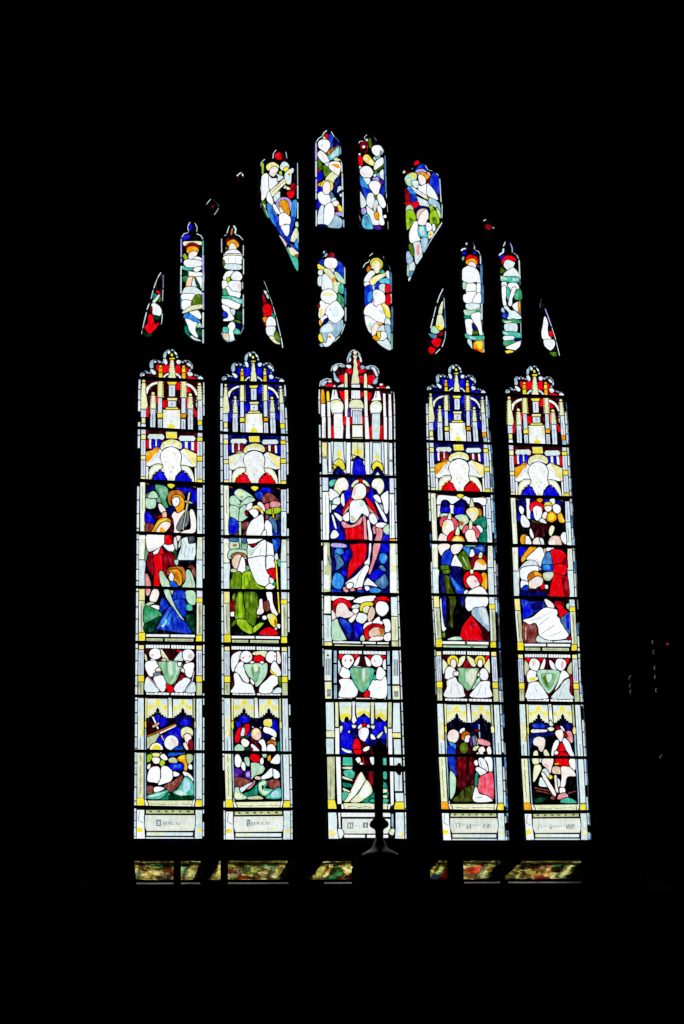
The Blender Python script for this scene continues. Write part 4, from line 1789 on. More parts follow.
INSCR4 = '''
@434 750 8.77
>base_panel
A.p.k6 195,640 195,685
A.p.k6 210,645 225,645 225,685
A.p.k4 240,660 270,655
A.p.k7 290,650 290,690 320,650 320,690
A.p.k4 335,660 400,658
A.p.k6 435,645 435,685 450,645
A.p.k6 465,645 465,685 480,650 480,685
A.p.k4 495,650 500,690
'''
INSCR5 = '''
@516 750 8.77
>base_panel
A.p.k6 200,645 200,695
A.p.k6 215,650 228,690
A.p.k4 240,665 270,670 280,665
A.p.k6 298,655 298,695 315,675 315,655
A.p.k4 330,672 430,664
A.p.k7 445,650 445,692 465,650 465,692
A.p.k7 480,650 480,692 500,650 500,695
A.p.k5 515,650 515,690
'''
SCENE5 = '''
@506 490 9
>scene_panel
K 100,70 530,75 545,720 110,720
b.s 105,100 170,80 175,180 115,250
B.s 105,200 130,240 125,280 105,265
b.s 225,85 350,85 345,140 320,100 250,100 220,130
B.s 335,90 400,85 400,110 345,120
b.s 430,90 500,90 515,130 490,150 430,125
B.s 225,200 250,240 240,265 220,260
W 178,75 215,80 222,260 188,262
W.s 395,85 435,80 440,120 415,135 395,110
>scene_panel/raised_arm
W.s 115,160 130,140 160,165 160,200 145,225 120,195
W.s 132,240 160,225 210,290 210,330 160,335 135,300
>scene_panel/haloed_figure
R.s 218,180 215,130 255,100 305,110 335,140 335,180 320,185 300,145 250,145 235,190
W.s 245,165 270,145 310,150 325,180 315,240 290,275 260,260 245,200
A.p.k4 270,180 275,230
w.s 300,270 330,255 365,300 310,290
j.s 225,270 250,275 330,310 340,340 290,360 250,330
q.s 215,300 330,310 380,300 380,350 330,430 250,430
>scene_panel/bystander_figure
Y.s 342,130 360,108 400,110 415,140 405,180 380,195 355,175
F.s 345,150 380,140 412,150 405,180 385,195 360,190
>scene_panel/bystander_figure
W.s 425,140 450,125 485,145 490,190 470,215 435,200 420,170
F.s 325,230 345,200 370,205 365,250 340,258 325,245
O.s 365,250 380,210 415,195 450,225 450,265 410,290 370,275
Y.p.s 385,220 430,215 430,260 390,270
O.s 465,225 495,205 515,250 530,285 505,296 475,280
Y.p.s 490,220 515,255 520,290 500,270
V.s 385,380 400,330 425,322 435,345 420,390 400,415
>scene_panel/bystander_figure
O.s 128,450 140,410 175,402 200,420 180,470 160,492 140,488
W.s 175,415 205,420 228,490 175,492 175,450
W.s 215,350 230,360 250,420 235,435 215,400
F.s 240,470 260,435 310,430 340,470 345,495 255,495
w.s 300,435 330,440 345,495 320,490
f.s 385,490 400,430 440,412 485,425 498,470 490,500
F.p.s 385,490 410,450 440,460 430,498
W.s 490,430 510,385 540,390 545,480 520,480
>scene_panel/bending_figure
B.s 115,520 165,515 190,530 150,590 120,600
O.s 205,520 270,516 240,560 190,610 145,650 140,610
W.s 180,620 250,550 300,515 335,540 345,590 320,690 300,720 290,660 240,630
V.p.k8 200,630 270,620 310,660
w.s 130,700 160,660 200,635 260,640 300,690 305,720 130,720
W.s 360,525 400,520 430,525 390,545 365,550
f.s 340,530 355,530 355,570 342,560
u.s 320,680 345,600 390,560 410,640 412,710 350,710
8.p.s 350,600 385,580 395,640 370,690
>scene_panel/red_robed_figure
R.s 400,550 440,535 500,545 545,600 545,720 430,720 420,650
r.p.k6 470,620 480,720
r.p.s 500,650 545,600 545,720 515,720
@508 565 9
R.s 405,0 520,0 520,80 470,85 410,70
R.s 410,95 470,90 530,110 545,180 540,295 400,292 370,280
r.p.s 480,100 530,130 545,290 510,295
r.p.k6 440,110 425,280
R.s 415,340 480,335 500,390 545,430 540,460 500,482 465,470 450,400
r.p.s 420,340 500,340 500,360 450,360
>+scene_panel/bending_figure
W.s 110,40 180,10 270,10 270,55 230,60 180,100 185,140 120,130
W.s 120,140 180,155 170,190 120,215
7.s 305,0 400,0 400,50 370,60 310,40
u.p.s 320,0 370,0 375,35 330,40
v.s 318,75 400,65 405,100 370,140 325,130
E.p.s 340,80 395,75 380,115 345,115
R.s 285,180 320,160 328,210 300,235
r.p.s 285,185 300,175 300,230
G.p.s 335,180 355,180 355,215 338,212
w.s 335,180 360,185 355,215 335,210
E.s 335,260 360,265 365,290 340,285
>scene_panel/crouching_figure
o.s 180,95 210,65 250,55 300,85 305,115 260,100 210,135 182,140
O.p.s 240,60 290,80 300,110 250,100
F.s 190,150 225,120 270,100 312,125 305,180 260,200 240,230 200,215 185,180
y.p.s 185,180 210,190 240,230 200,220
7.s 115,225 160,180 190,210 195,260 150,290 118,280
q 190,210 330,220 370,290 120,290
b.s 120,230 190,240 320,240 330,300 120,300
7.s 118,310 200,330 330,330 350,360 250,420 140,490 135,400
b.p.s 200,350 330,330 320,380 230,410
B.p.s 140,370 190,360 210,430 150,470
F.s 328,315 350,310 400,345 415,380 370,385 340,350
W.s 140,495 220,470 280,420 340,385 430,400 445,430 440,460 480,500 500,560 545,630 520,660 430,675 330,670 280,630 270,560 240,520 190,535 150,515
S.p.k7 250,510 330,450 400,420
A.p.k5 280,540 370,470
A.p.k5 300,620 420,540
A.p.k4 380,640 480,600
A.p.k4 210,500 290,470
8.s 470,490 540,430 555,450 560,600 545,615 510,560
B.p.s 520,460 550,450 550,580 530,560
>scene_panel/wooden_block
n.s 135,520 190,540 245,535 262,600 258,690 140,685
f.p.k5 160,560 160,670
q.p.k5 200,570 200,680
w.s 268,635 330,670 400,685 400,695 262,692
w 410,685 570,670 572,698 405,698
r.s 525,665 555,635 572,668 540,675
r.s 555,370 0,0
>scene_panel
E.s 525,360 548,345 550,395 530,390
'''
SHIELD5 = '''
@514 648 9
>shield_panel
q 95,88 505,92 530,460 108,460
R.s 100,90 145,92 140,120 120,128
R.s 218,90 260,95 240,122 225,110
r.s 345,95 385,95 360,120
R.s 465,95 495,95 490,130 475,140
r.s 500,250 525,250 520,400 500,380
>shield_panel/angel_figure
v.s 95,125 110,120 135,170 120,230 98,240
W.s 235,180 270,100 282,120 270,180 245,190
W.s 135,150 150,105 190,97 228,125 225,170 205,205 170,200 145,180
f.p.s 160,120 190,105 200,140 170,165
W.s 118,280 115,230 145,200 200,215 195,260 240,250 245,270 200,290 150,310 125,305
Y.p.s 140,270 190,265 190,290 145,298
W.s 112,455 125,360 140,315 210,305 240,335 290,410 295,455
A.p.k4 180,330 210,400
>shield_panel/angel_figure
W.s 318,110 350,130 385,190 345,190 325,160
v.s 480,190 510,130 520,140 520,235 490,225
W.s 370,150 385,105 425,97 465,120 465,165 430,205 400,195 375,175
x.p.s 425,125 450,130 440,180 425,175
W.s 425,215 455,205 495,250 450,280 420,320 380,370 370,375 400,300 410,260
w.s 345,455 360,410 410,360 440,310 490,275 505,300 500,400 535,455
A.p.k4 450,320 410,430
>shield_panel/heraldic_shield
E.s 212,205 310,198 405,208 400,280 365,350 312,408 265,360 225,290
9.p.s 245,230 310,222 380,235 375,280 350,335 312,380 275,340 245,280
l.p.s 260,270 290,240 300,310 320,360 290,340
E.p.s 290,240 340,240 325,300 300,300
'''
LOWER5 = '''
@514 700 9
>predella_panel
K 132,208 520,208 540,540 140,540
Z.s 160,220 215,205 300,225 300,260 180,262 150,240
Z.s 145,310 200,300 340,290 345,315 250,335 190,340 165,380 150,450
b.s 425,220 520,215 525,260 470,270
7.p.s 170,225 250,215 280,245 200,250
>predella_panel/bystander_figure
F.s 155,270 200,262 290,268 290,285 220,292 160,295
F.s 172,380 180,345 225,328 270,345 280,380 270,430 250,465 225,450 215,420 180,405
f.p.s 215,420 250,400 265,430 240,460
V.s 172,500 180,465 205,455 215,480 210,505 180,505
V.s 265,470 280,445 300,460 318,500 280,505
w.s 312,210 330,180 350,225 330,235
V.s 300,255 330,245 360,255 350,275 320,278
>predella_panel/red_robed_figure
r.s 375,235 405,235 405,265 378,262
W.s 415,240 435,235 455,275 440,275
N.s 465,290 500,280 520,300 530,370 510,385 475,340
r.s 440,290 465,290 480,330 445,330
F.s 370,300 390,272 430,270 445,310 440,340 420,375 395,345
W.s 335,490 350,410 375,365 400,365 400,400 365,470 350,505
R.s 400,430 430,380 450,410 460,455 390,460
R.s 370,530 400,475 460,475 490,500 500,540
W.s 435,370 460,345 500,390 520,450 540,500 510,505 470,450
W.e 380,475 20,18
@516 750 8.77
R.s 345,75 460,75 465,140 400,145 360,130
W.s 470,80 515,80 520,170 490,165 465,120
>predella_panel/seated_figure
K 140,75 340,75 345,120 530,200 530,465 150,465
V.s 145,75 205,80 195,120 165,130 145,110
W.s 205,80 225,80 220,105 205,105
V.s 160,140 205,130 222,160 200,210 165,272 150,265
F.s 230,80 320,75 325,110 310,160 300,205 270,160 235,130
x.p.s 240,120 290,130 290,170
w.s 225,190 245,165 275,170 290,215 270,240 240,220
w.s 200,295 215,240 250,270 280,320 240,322 205,315
S.p.k5 235,260 270,310
Y.p.s 290,215 320,235 305,255 285,240
F.s 222,205 245,200 285,270 330,340 350,390 335,410 315,380 260,290
w.s 330,260 360,245 385,270 385,310 365,330 345,310
F.s 335,230 355,225 360,290 370,370 350,360 340,300
f.s 315,170 335,145 390,155 395,205 345,210 320,200
O.p.s 340,115 375,115 370,130 345,130
F.s 395,150 450,145 490,165 520,210 515,230 450,235 430,310 415,325 390,320 400,240
W.s 385,335 425,335 430,380 400,395 385,375
N.s 365,430 375,395 420,375 455,400 440,425 400,430
n.s 300,420 320,400 345,415 335,435 310,430
T.s 395,440 430,420 480,425 525,450 520,465 400,462
g.s 160,430 250,415 240,450 165,460
n.k8.p 165,330 300,360
n.k6.p 175,355 310,385
q.k8.p 170,340 300,372
n.k6.p 460,380 525,360
'''
TR = {}
TR['dagger_far_left'] = '''
@136 265 13.66
>glass
K.o 340,88 300,150 240,290 200,430 150,580 110,740 68,945 110,985 210,985 300,870 350,820 372,700 385,500 385,250 388,140 360,100
w.k12 340,105 290,180 245,315
S.k10 235,345 205,460
w.k13 180,530 150,605
w.k13 142,650 90,860
S.k10 82,890 75,940
A.k12 372,140 372,310
S.k9 368,340 362,490
S.k12 360,670 350,810
R.s 275,360 300,358 335,380 310,395
t.s 235,390 270,400 285,440 240,460 225,430
w.s 230,500 300,415 322,420 260,510
l.s 320,440 340,450 330,500 305,500
W.s 215,540 270,530 335,590 345,660 310,697 250,690 225,640
y.p.k7 222,560 240,675 290,695
r.s 190,600 210,570 220,620 200,640
g.s 240,690 330,710 320,740 270,750
R.s 118,850 165,800 175,680 225,700 245,800 265,815 315,790 270,860 215,920 170,932
g.s 110,920 160,940 215,965 130,975
'''
TR['dagger_left'] = '''
@252 275 13.65
>glass
K.o 165,75 225,220 285,400 345,600 400,830 435,1000 400,990 330,950 240,890 195,800 185,700 130,560 135,300 145,120
S.k9 168,85 230,235
S.k8 238,255 245,280
S.k12 250,300 285,400
w.k11 292,430 320,545
S.k12 335,570 390,830
w.k12 398,855 420,995
E.s 165,215 195,225 200,265 175,255
E.s 195,265 220,275 228,320 205,310
r.s 145,260 170,290 200,400 160,420
R.s 155,430 200,395 245,415 262,460 230,510 160,515
R.s 160,530 230,520 270,480 270,520 230,560 170,560
t.s 265,545 290,525 315,560 300,595 270,570
O.s 150,590 190,575 200,610 165,650
W.s 195,660 210,600 250,572 290,585 318,640 310,700 200,700
W.s 198,712 310,708 300,820 250,838 215,820 195,770
R.s 150,680 185,670 185,720 160,715
V.s 235,845 290,840 320,895 380,935 355,942 300,920
l.s 305,800 330,760 360,820 380,900 360,905 310,850
'''
TR['dagger_right'] = '''
@422 282 13.13
>glass
K.o 275,75 300,110 308,350 320,600 310,740 270,860 200,945 110,960 75,900 60,700 110,580 150,400 200,220
w.k13 275,90 235,170 200,270
S.k11 182,325 150,460
w.k13 145,480 115,600
S.k8 290,210 295,350
8.k13 300,370 308,600
S.k13 312,650 305,740 265,850
w.k12 235,880 180,938
V.s 235,330 265,260 275,265 265,360 255,425 218,420
V.s 200,470 215,435 255,430 285,520 285,590 250,630 210,620 185,580
Y.p.s 180,575 230,560 280,590 270,625 225,632 190,610
o.p.e 215,588 14,10
E.s 120,620 150,580 180,600 225,650 190,675 130,665
8.s 90,680 130,690 190,695 180,730 130,735
r.s 215,690 270,645 275,680 250,710 220,705
R.s 125,790 165,745 240,750 240,800 210,850 170,845
R.s 90,870 120,855 170,885 150,930 110,940 90,910
'''
TR['dagger_far_right'] = '''
@534 290 14.22
>glass
K.o 85,90 110,140 170,260 250,480 310,680 375,940 370,990 300,960 180,900 110,780 90,650 75,300
A.k8 95,100 108,150
A.k6 88,170 88,250
m.k12 160,270 250,515
E.k9 258,540 310,710
S.k14 320,740 365,930
W.s 145,395 165,390 195,470 190,560 205,650 240,690 130,700 108,610 125,520
A.p.k4 150,490 190,490
W.s 145,710 235,705 285,720 290,790 240,855 200,840 150,790
R.s 205,610 240,585 270,620 255,665 225,650
l.s 220,895 280,885 320,900 300,955
'''
TR['cinquefoil_left_outer'] = '''
@172 215 14.62
>glass
K.o 275,85 300,100 335,110 380,180 375,250 440,290 470,340 470,760 480,1020 475,1400 470,1885 330,1850 200,1780 150,1600 115,1400 115,340 150,270 235,250 222,180 240,120
S.k13 262,105 228,170 240,235
S.k11 335,120 368,180 362,240
S.k11 235,255 175,275 145,320
S.k12 365,275 420,300 450,350
m.k20 135,350 135,610
m.k16 135,640 135,690
w.k18 135,750 130,880
S.k20 132,900 130,1140
8.k20 130,1180 138,1370
T.k20 455,380 452,570
m.k28 455,590 458,850
S.k28 458,870 450,1100
m.k24 455,1140 458,1380
w.k22 455,1430 455,1640
S.k22 455,1680 455,1870
B.s 255,150 275,135 300,160 280,215 260,220
B.s 165,330 210,290 255,310 240,350 170,365
V.s 170,395 250,390 420,390 420,440 350,420 250,420 180,450
>glass/climbing_figure
r.s 200,470 240,420 320,410 400,460 420,490 350,470 280,460 220,490
O.s 215,520 240,470 330,460 385,500 370,550 300,540 240,560
F.s 255,560 310,530 370,550 345,600 330,640 250,640
W.s 330,630 350,610 420,630 425,660 300,660
W.s 175,710 190,665 240,650 400,665 435,700 420,745 300,765 210,755
W.s 320,790 350,765 420,762 425,790 370,830 330,825
W.s 230,830 330,840 430,845 425,890 250,895
L.s 165,590 190,570 220,620 200,650 170,625
T.s 150,750 200,765 300,785 290,810 170,800
g.s 165,840 230,835 230,890 180,895
G.s 160,910 215,895 205,960 170,970
>glass/climbing_figure
O.s 210,980 240,910 310,900 330,940 300,1020 250,1060 210,1060
f.p.s 215,1000 245,920 290,910 260,1060
W.s 290,1060 310,930 345,960 360,1030 330,1060
W.s 350,920 430,910 425,1070 390,1000
g.s 340,930 370,970 410,1050 390,1070 355,1010
w.s 155,1130 200,1060 330,1055 430,1130 425,1170 370,1170 300,1145 160,1145
W.s 155,1155 330,1165 310,1230 280,1245 155,1240
W.s 155,1255 270,1255 275,1320 200,1380 150,1370
l.s 285,1290 340,1180 430,1175 430,1305 300,1310
V.s 150,1430 200,1380 290,1330 430,1310 435,1360 300,1390 190,1430
u.s 170,1490 210,1440 300,1470 400,1550 390,1570 300,1550 190,1510
>glass/climbing_figure
W.s 260,1430 310,1410 380,1400 425,1480 410,1520 380,1510
W.s 195,1520 260,1530 310,1560 365,1580 340,1660 375,1780 340,1780 260,1700 235,1620
E.s 360,1640 400,1580 430,1610 430,1650
g.s 350,1670 430,1660 430,1780 390,1770
t.s 185,1640 215,1630 240,1720 270,1760 255,1780 200,1720
w.s 265,1780 300,1770 330,1800 430,1840 340,1830
'''
TR['cinquefoil_left_inner'] = '''
@214 220 15.75
>glass
K.o 255,60 300,55 365,130 360,210 440,260 475,320 475,700 480,1380 475,1690 440,1760 395,1845 310,1900 230,1925 150,1890 112,1780 108,1690 120,1300 115,700 105,300 150,240 190,225 205,140
S.k15 240,90 205,205
w.k24 315,95 345,150 330,205
S.k10 165,240 190,240
S.k12 340,225 400,250 455,310
S.k14 120,300 120,510
S.k14 462,400 462,560
E.k16 465,610 465,850
S.k14 450,980 452,1080
S.k16 462,1180 460,1370
8.k18 460,1400 462,1720
w.k16 462,1400 462,1640
S.k12 463,1704 409,1823
H.s 280,140 295,150 280,230 262,225
r.s 190,330 240,280 230,340 190,350
q.s 240,290 350,280 410,370 340,320 280,320
l.s 180,440 200,420 210,470 190,470
>glass/climbing_figure
O.s 205,370 260,320 330,320 390,390 370,430 340,430 300,370 250,380 230,410
F.s 245,420 270,370 320,380 345,430 345,490 245,490
W.s 170,530 200,500 260,470 350,470 415,520 420,550 175,550
V.s 175,540 410,535 415,562 175,562
W.s 170,570 425,570 425,640 410,695 180,680
A.p.k5 225,590 235,670
A.p.k5 340,590 335,680
w.s 185,700 410,705 410,780 190,770
l.s 140,640 160,640 165,710 145,710
>glass/climbing_figure
W.s 150,900 200,820 300,805 250,880 200,950 155,945
W.s 270,900 320,820 390,820 440,880 420,940 360,960 300,945
L.s 200,920 235,905 250,960 220,985 198,960
@214 280 14.62
W.s 125,20 180,15 200,70 190,110 130,130
W.s 205,60 245,20 370,20 395,90 380,170 330,165 260,150
f.p.s 340,60 390,60 390,140 360,160
W.s 175,120 210,100 260,160 330,180 385,195 365,260 300,235 220,215
G.s 135,140 175,140 205,210 185,230 135,230
T.s 130,235 260,240 340,275 415,285 410,345 330,340 230,280 135,270
C.p.s 270,255 400,300 400,330 340,325
W.s 120,280 230,290 320,330 380,360 350,420 300,420 190,380 120,335
>glass/climbing_figure
W.s 125,365 200,390 230,430 240,480 290,555 260,590 150,600 145,575 200,555 190,500 130,420
w.s 245,430 300,430 305,470 285,515 250,470
7.s 135,480 165,465 200,510 180,550 135,540
g.s 320,500 370,455 405,480 405,570 370,580 330,550
l.s 290,590 340,590 395,620 370,635 300,605
Z.s 310,630 370,640 390,700 320,680
W.s 205,680 260,615 305,650 300,710 280,780 290,870 250,905 210,870 220,780
T.s 135,700 175,690 210,710 205,765 140,775
T.s 285,750 320,710 380,755 360,790 300,785
f.s 130,790 210,790 210,880 150,870
w.s 120,770 130,860 230,905 260,905 180,895 110,830
w.p.s 150,850 300,860 280,895 200,900
'''
TR['kite_left'] = '''
@254 145 13.68
>glass
K.o 305,50 380,60 450,100 465,200 580,215 605,260 612,800 612,1500 612,1780 540,1640 430,1390 300,1166 175,1020 90,870 85,500 80,290 100,215 150,185 240,190 255,120
S.k14 300,70 265,110 260,180
S.k9 435,90 450,180
S.k12 145,195 100,240 95,285
S.k10 595,240 598,530
S.k16 598,550 598,730
m.k10 92,800 92,850
w.k14 598,790 598,1000
E.k13 602,1190 605,1330
S.k12 600,1400 604,1470
S.k10 90,560 90,630
>glass/scroll_angel
R.s 285,160 320,105 370,120 385,180 340,205
q.s 370,120 420,140 440,200 390,210
L.s 110,260 130,260 125,390 110,380
y.s 168,300 205,255 270,240 340,290 320,330 270,300 200,350
F.s 215,370 240,310 290,295 330,330 310,370 270,430 220,410
W.s 105,700 105,460 140,400 185,395 200,450 210,610 150,720 110,760
W.s 205,430 240,460 310,460 320,520 220,610 205,560
w.s 310,400 400,440 320,500 330,440
V.s 225,630 310,560 420,460 440,510 350,600 270,690 240,700
o.p.k9 250,640 330,570 410,495
W.s 180,680 210,640 250,740 270,820 310,920 345,935 290,940 230,820 180,760
w.s 290,680 350,640 350,720 300,780 270,740
@254 145 13.68
>glass/child_figure
w.s 360,290 390,240 430,235 475,280 460,350 400,355 365,330
Y.s 400,340 440,300 470,320 450,370
w.s 420,440 440,370 530,320 535,370 510,400 500,520 450,530
O.p.e 480,400 20,22
y.p.s 440,490 470,520 500,540 450,530
L.s 345,370 370,360 380,400 355,410
w.s 400,590 430,540 450,610
y.s 445,570 490,590 500,610 450,610
r.s 500,560 550,520 580,560 560,620 510,620
R.s 455,650 545,630 545,690 500,730 470,710
q.s 360,660 400,670 400,700 360,700
>glass/winged_angel
l.s 110,780 150,770 160,870 190,960 180,1000 130,880
E.p.s 120,800 150,820 165,900
@254 205 13.66
u.s 175,0 230,0 290,120 340,190 340,310 270,260 215,170
7.p.s 240,40 280,120 330,190 335,300 280,240
8.k26.p 190,0 250,130
m.s 310,-40 350,-90 440,-100 510,-40 510,60 480,70 470,-30 400,-60 350,-40 345,100 300,60
W.s 255,0 290,0 350,100 340,125 290,90
O.s 345,-10 370,-60 440,-60 465,0 485,80 470,150 430,120 400,90 370,60
o.p.k7 430,-30 460,60 460,130
F.s 355,20 380,60 410,90 370,110 350,70
u.s 525,-10 540,-60 580,-60 575,60 560,170 510,170
7.s 510,185 555,185 530,300 490,420 480,370
W.s 345,160 370,120 420,110 495,175 490,260 430,255 355,285
W.s 370,310 400,285 480,280 475,400 465,440 400,380
7.s 315,320 350,300 420,420 480,520 600,600 600,640 500,580 400,450
7.s 440,560 460,430 500,410 490,480
f.s 350,430 365,430 440,520 430,570 390,530
V.s 500,470 560,330 590,330 590,440 560,500 520,500
u.s 555,550 580,470 595,500 595,590
V.s 465,590 500,570 600,650 600,700 540,710 480,640
f.p.s 510,620 560,630 570,700
b.s 475,530 510,570 480,590
o.s 560,690 600,680 595,720 570,730
T.s 430,590 460,600 500,690 590,730 590,910 500,720
e.s 145,60 170,80 200,160 190,170
E.s 570,240 600,240 600,300 570,290
'''
TR['apex_left'] = '''
@310 125 17.075
>glass
K.o 285,80 330,85 380,105 440,200 500,280 530,400 535,600 560,700 590,1700 600,1780 420,1770 80,1730 80,900 80,300 130,220 200,180 230,120
S.k18 285,95 240,130 215,180
S.k12 365,115 410,200
w.k12 205,195 150,225 110,285
A.k10 430,210 480,260 505,310
m.k28 104,310 104,590
S.k28 104,620 104,880
m.k26 106,930 106,1130
S.k24 106,1160 106,1260
S.k20 108,1460 108,1720
S.k14 522,360 530,500
E.k18 540,620 545,800
S.k24 550,830 555,1100
S.k22 562,1150 562,1560
S.k18 575,1620 575,1740
>glass/haloed_angel
R.s 245,190 290,150 305,200 300,245 265,235
V.s 225,215 250,200 265,245 230,245
7.s 310,230 345,150 385,220 390,340 360,400 340,300
b.s 400,230 480,290 500,350 400,380
W.s 145,350 150,290 200,255 270,250 330,285 342,350 320,400 270,470 225,440 165,400
e.p.e 205,350 10,20
F.p.s 210,320 260,310 280,380 300,420 270,465 240,430 215,380
W.s 135,480 180,440 215,460 270,510 310,560 350,590 300,630 240,650 180,600 140,540
o.s 300,480 350,420 480,360 490,380 400,440 320,520
C.s 330,520 400,440 490,380 495,510 420,560 350,600 310,550
E.p.s 350,520 430,430 480,400 470,490 380,560
w.s 260,660 340,640 320,700 290,710
>glass/haloed_angel
l.s 130,600 160,600 200,680 195,760 170,770 140,700
l.s 210,700 260,700 350,750 340,800 290,860 250,880 230,800
g.k8.p 290,720 280,850
y.s 410,590 440,560 500,590 520,600 480,610 430,610
W.s 325,700 350,640 420,625 500,640 520,700 515,760 490,850 440,860 390,800 330,740
O.p.s 360,700 400,660 480,670 510,720 480,745 400,700
F.p.s 410,740 470,750 485,830 450,850 400,800
V.s 270,920 350,820 390,810 430,850 495,870 470,920 400,990 330,950 290,950
r.s 120,790 150,760 165,800 140,830
B.s 130,850 200,800 210,900 150,970 125,930
Z.s 420,960 500,880 515,1050 500,1200 420,1150 400,1050
>glass/kneeling_angel
O.s 140,1010 190,980 215,1000 190,1040 145,1040
Y.s 190,1020 230,960 300,950 370,980 390,1050 370,1110 340,1130 240,1110 195,1080
F.s 220,1040 260,970 320,980 350,1050 340,1140 310,1190 250,1180 225,1130
B.s 130,1080 190,1060 210,1110 140,1150
W.s 135,1200 170,1145 215,1150 250,1190 320,1200 350,1250 340,1340 270,1370 200,1350 150,1280
8.s 330,1170 370,1150 410,1220 410,1250 370,1280 350,1230
w.s 360,1280 400,1240 440,1260 430,1290 370,1310
F.s 385,1320 440,1290 490,1330 480,1380 430,1390 395,1360
Y.s 470,1390 500,1360 550,1440 540,1480 500,1480
r.s 420,1410 460,1400 480,1470 440,1460
B.s 120,1320 150,1310 175,1380 130,1430
w.s 135,1690 150,1480 200,1370 230,1390 225,1500 230,1690
W.s 240,1660 245,1500 265,1385 350,1330 400,1400 410,1480 400,1580 340,1700 270,1710
S.s 350,1690 410,1580 440,1540 540,1620 550,1680 500,1760 300,1740
m.s 430,1500 540,1490 540,1550 440,1530
Z.s 160,1700 270,1710 290,1740 180,1730
w.s 465,1150 480,1060 530,1050 530,1100 490,1140
w.s 510,1180 535,1180 535,1220 515,1220
'''
TR['apex_right'] = '''
@354 130 17.1
>glass
K.o 210,60 300,60 380,100 400,200 480,250 530,350 560,700 560,1100 590,1500 600,1730 560,1740 200,1740 90,1700 60,1500 60,300 80,200 150,150 165,100
w.k8 220,80 180,120 185,160
w.k10 150,190 100,195 70,235
A.k9 350,130 385,180
S.k8 500,330 505,380
8.k22 535,440 535,750
8.k26 540,780 545,1050
S.k14 555,1080 560,1160
S.k8 570,1200 575,1400
A.k16 580,1570 585,1690
w.e 218,175 16,22
>glass
r.s 105,260 160,200 220,210 230,340 200,390 120,340
q.p.s 130,300 200,280 220,360 160,370
W.e 165,290 26,26
l.s 250,180 275,140 300,240 300,300 270,310 250,250
w.e 95,420 15,20
R.s 75,460 110,440 145,500 140,600 110,610 80,560
w.s 90,620 115,625 125,650 95,660
>glass/haloed_angel
W.s 305,330 330,285 390,265 450,275 485,330 480,400 440,440 400,460 360,430 320,390
v.p.e 350,350 10,16
A.p.s 440,350 480,360 470,420 440,430
Y.s 155,480 190,430 240,430 300,500 350,560 340,600 300,610 230,570 180,530
f.p.s 165,480 200,450 240,500 220,530
F.p.s 250,540 300,510 330,560 300,590
E.s 330,480 360,460 375,500 350,520
S.s 380,460 440,450 430,500 390,500
W.s 380,540 440,490 490,480 500,560 460,610 380,670 350,680 345,620
l.s 340,710 420,670 500,600 500,630 400,700 380,740 340,740
w.s 330,780 390,740 380,780 350,800
w.s 440,740 480,680 500,700 500,860 460,830
8.s 390,750 420,740 440,850 410,830
>glass/haloed_angel
W.s 105,720 120,660 200,620 270,640 320,710 310,770 260,820 190,820 130,780
f.p.s 135,740 150,700 180,760 170,790
F.p.s 200,740 240,700 280,740 260,800 210,800
w.s 150,830 260,825 270,900 230,930 170,880
u.s 105,800 130,820 210,930 270,1030 240,1000 150,990 110,900
w.p.s 110,940 160,1000 130,960
7.s 130,990 270,1030 270,1090 210,1180 150,1050
m.s 320,830 400,810 430,870 340,860
M.s 430,820 500,870 500,920 460,930
7.s 460,1000 510,960 515,1110 470,1100 450,1060
>glass/kneeling_angel
@354 180 17.1
W.s 258,90 290,35 350,18 410,30 450,90 430,160 415,230 380,258 345,240 310,190 280,150
x.p.e 385,145 14,10
F.p.s 310,100 400,90 420,160 390,240 350,240
W.s 220,310 240,240 290,222 330,250 350,330 320,420 300,490 240,440 215,400
l.s 345,270 400,260 400,290 370,320 350,300
W.s 400,290 430,240 480,270 520,350 540,430 500,480 450,440 420,370
w.s 330,440 350,380 380,340 410,400 380,470 370,530 345,540
f.p.s 335,450 370,440 370,520 345,530
W.s 220,450 300,510 345,560 350,660 430,670 430,760 320,760 270,660 230,560
W.s 400,460 430,440 470,500 480,600 515,720 500,770 440,760 430,660
y.p.s 450,560 470,600 475,640 450,620
O.s 345,580 400,550 425,610 410,680 370,660
w.s 110,210 130,240 190,340 200,430 130,480 115,400
m.s 135,500 190,490 205,560 150,590 130,550
C.s 150,660 190,600 250,600 280,690 310,770 330,830 200,835 140,770
8.p.s 180,640 240,620 250,740 200,780
G.p.e 250,740 16,14
M.s 330,790 400,780 470,820 450,850 350,835
W.e 528,625 24,26
A.k10 90,610 110,690
'''
